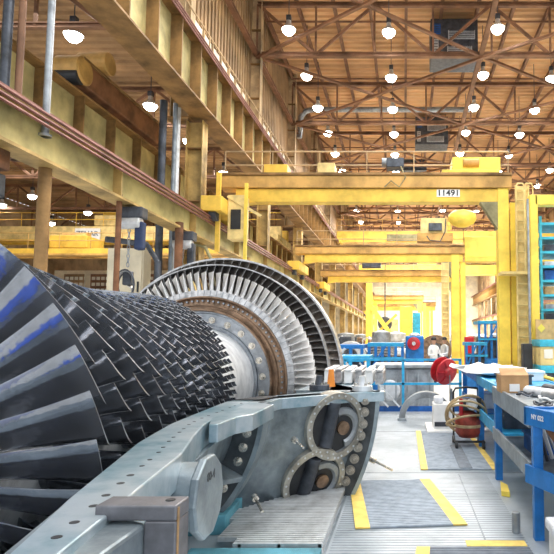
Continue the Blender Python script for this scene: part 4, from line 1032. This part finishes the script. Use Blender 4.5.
# jib tower with diagonal
t = thing('yellow_jib', (-2.6, 46, HF), 'yellow mast with a slanting ladder brace near the hook block', 'jib')
MB().bar((-2.9, 46, HF), (-2.9, 46, 6.2), .5).build('mast', 'crane_lemon', t); MB().bar((-2.7, 45.8, 4.2), (-.4, 45.8, 1.0), .35).build('brace', 'crane_lemon', t)
MB().bar((-2.7, 45.8, 1.6), (-.6, 45.8, 3.6), .2).build('brace', 'crane_yellow', t); MB().box(-3.2, -2.3, 45.5, 46.5, HF, 1.4).build('foot', 'crane_yellow', t, .1)
for i, (x, y, m_, w) in enumerate(((.2, 52, 'crane_lemon', 'yellow machine panel under the portal crane, left one'), (1.0, 54, 'blue_light', 'light blue tall panel under the portal crane'), (-1.2, 58, 'crane_pale', 'pale yellow machine housing behind the hook block'))):
    q = MB(); q.box(x-.6, x+.6, y, y+.8, HF, 4.6-.5*i); q.box(x-.45, x+.45, y-.06, y, 1.2, 3.4)
    obj(q, 'machine_housing', m_, w, 'machine', bevel=.03)

# people at work, far away
def person(x, y, rz, label, shirt, legs, helmet=None):
    t = thing('person', (x, y, HF), label, 'person')
    me = bpy.data.meshes.new('body')
    V = [(0, 0, .95), (0, 0, 1.2), (0, .0, 1.42), (0, -.01, 1.52), (.19, 0, 1.40), (.27, -.05, 1.12), (.22, -.28, 1.08), (-.19, 0, 1.40), (-.27, -.03, 1.12), (-.2, -.27, 1.12), (.10, 0, .90), (.11, -.03, .5), (.12, .02, .08), (.12, -.12, .04), (-.10, 0, .90), (-.12, .03, .5), (-.13, .06, .08), (-.13, -.08, .04), (.2, -.36, 1.08), (-.18, -.35, 1.13)]
    E_ = [(0, 1), (1, 2), (2, 3), (2, 4), (4, 5), (5, 6), (6, 18), (2, 7), (7, 8), (8, 9), (9, 19), (0, 10), (10, 11), (11, 12), (12, 13), (0, 14), (14, 15), (15, 16), (16, 17)]
    Rr = [.15, .14, .15, .055, .07, .045, .035, .07, .045, .035, .09, .065, .045, .04, .09, .065, .045, .04, .04, .04]
    me.from_pydata(V, E_, []); o = bpy.data.objects.new('body', me); S.collection.objects.link(o); o.parent = t; me.materials.append(M[shirt])
    sk = o.modifiers.new('skin', 'SKIN')
    for i, r in enumerate(Rr): me.skin_vertices[0].data[i].radius = (r, r*.8)
    me.skin_vertices[0].data[0].use_root = True
    o.modifiers.new('sub', 'SUBSURF').levels = 1; WP[o] = WP[t]
    L = Vector((x, y, HF))
    def at(mb): mb.v = [v+L for v in mb.v]; return mb
    at(MB().lathe([(.001, 1.50), (.05, 1.52), (.075, 1.58), (.09, 1.66), (.085, 1.73), (.05, 1.78), (.001, 1.79)], n=18, axis='Z')).build('head', 'skin', t, smooth=60)
    at(MB().lathe([(.10, 1.69), (.11, 1.70), (.10, 1.76), (.06, 1.81), (.001, 1.82)], n=18, axis='Z')).build('helmet' if helmet else 'hair', helmet or 'black', t, smooth=60)
    for e in (-1, 1): at(MB().lathe([(.001, .06), (.075, .06), (.088, .5), (.115, .88), (.10, .98), (.001, .99)], c=(e*.10, 0, 0), n=12, axis='Z')).build('trouser_leg', legs, t, smooth=60)
    t.rotation_euler = (0, 0, rz)
person(1.15, 21.5, .6, 'person in a white shirt and dark trousers working behind the railing', 'white', 'navy')
person(1.75, 24, -1.0, 'person in a grey top standing by the second crane leg', 'light_steel', 'navy')
person(-1.9, 31, 2.2, 'person in a dark jacket and white helmet among the engine parts on the left', 'navy', 'dark_steel', 'white')
person(.3, 33, 1.2, 'person in a red top and yellow helmet in the middle of the hall', 'red', 'navy', 'crane_lemon')

# ============================================================ FAR RIGHT
t = thing('yellow_portal', (4.1, 16, HF), 'yellow portal frame holding the cyan rack at the right edge', 'frame')
MB().box(3.60, 3.83, 15.6, 15.9, HF, 5.75).build('post', 'crane_lemon', t, .02); MB().box(3.75, 7, 15.6, 15.9, 5.45, 5.75).build('header', 'crane_lemon', t, .02)
MB().box(6.2, 6.45, 15.6, 15.9, HF, 5.45).build('post', 'crane_lemon', t, .02)
MB().box(3.50, 3.55, 15.5, 15.6, HF, 5.6).build('guide_rail', 'grey_steel', t)
t = thing('storage_rack', (5.2, 16, HF), 'cyan shelf rack with many levels at the right edge', 'rack')
for x in (3.95, 5.9): 
    for y in (15.95, 17.2): MB().box(x, x+.07, y, y+.07, HF, 5.2).build('upright', 'cyan', t)
for k in range(13):
    z = -.1+.42*k; MB().box(3.95, 5.97, 15.93, 17.25, z, z+.07).build('shelf', 'cyan', t)
for k in range(11):
    for j in range(3):
        z = -.1+.42*k+.07; x = 4.12+.55*j
        if k < 3: continue
        q = MB().box(x, x+.42, 16.1, 16.9, z, z+.14+.08*((k+j) % 3)); obj(q, 'rack_item', ('dark_steel', 'wood', 'light_steel', 'grey_steel', 'blue_deep')[(k*3+j*2) % 5], '%s part on the cyan rack, level %s, %s' % (('dark', 'wooden', 'pale', 'grey', 'deep blue')[(k*3+j*2) % 5], ORD[k-3]+' from below', ('left', 'middle', 'right')[j]), 'part', 'parts on the cyan rack', bevel=.01)
q = MB(); q.box(3.62, 5.6, 15.2, 15.28, 1.60, 2.16); q.box(3.8, 3.9, 15.2, 15.28, HF, 1.6); q.box(5.4, 5.5, 15.2, 15.28, HF, 1.6)
t = thing('plywood_panel', (4.7, 15.2, 1.6), 'tan plywood panel with a yellow diamond mark above the yellow machine', 'panel')
q.build('panel', 'wood', t); MB().prism([(3.65, 15.19, 1.92), (3.76, 15.19, 2.04), (3.87, 15.19, 1.92), (3.76, 15.19, 1.80)], (0, .008, 0)).build('diamond_mark', 'crane_lemon', t)
t = thing('yellow_machine', (4.6, 14.6, HF), 'yellow and cyan machine with small windows at the right edge', 'machine')
MB().box(3.52, 6.2, 14.3, 15.15, HF, .78).build('lower_body', 'dark_steel', t, .02)
MB().box(3.47, 6.2, 14.2, 15.15, .76, .95).build('lower_band', 'cyan', t, .01); MB().box(3.49, 6.2, 14.25, 15.15, .95, 1.43).build('body_panel', 'crane_pale', t, .01); MB().box(3.47, 6.2, 14.2, 15.15, 1.43, 1.61).build('upper_band', 'cyan', t, .01)
for i in range(4): 
    w_ = MB().box(3.58+.30*i, 3.80+.30*i, 14.22, 14.25, 1.13, 1.36).build('window', ('window_pane', 'dark_steel')[i % 2], t)
MB().box(3.15, 3.40, 14.7, 15, HF, 1.5).build('side_box', 'black', t, .02)
t = thing('guard_rail', (3.6, 10.5, -.2), 'yellow tube guard rail behind the grey bench', 'guard rail')
pts = [(2.55, 12.4, .95), (2.6, 8.0, .95)]
MB().tube([(2.25, 10.8, 1.02), (2.25, 5.8, 1.02)], .035, 8).build('rail', 'crane_lemon', t); MB().tube([(2.25, 10.8, .60), (2.25, 5.8, .60)], .03, 8).build('rail', 'crane_lemon', t)
for i in range(6): MB().cyl((2.25, 5.8+1.0*i, 0), (2.25, 5.8+1.0*i, 1.02), .032, n=10).build('post', 'crane_lemon', t)
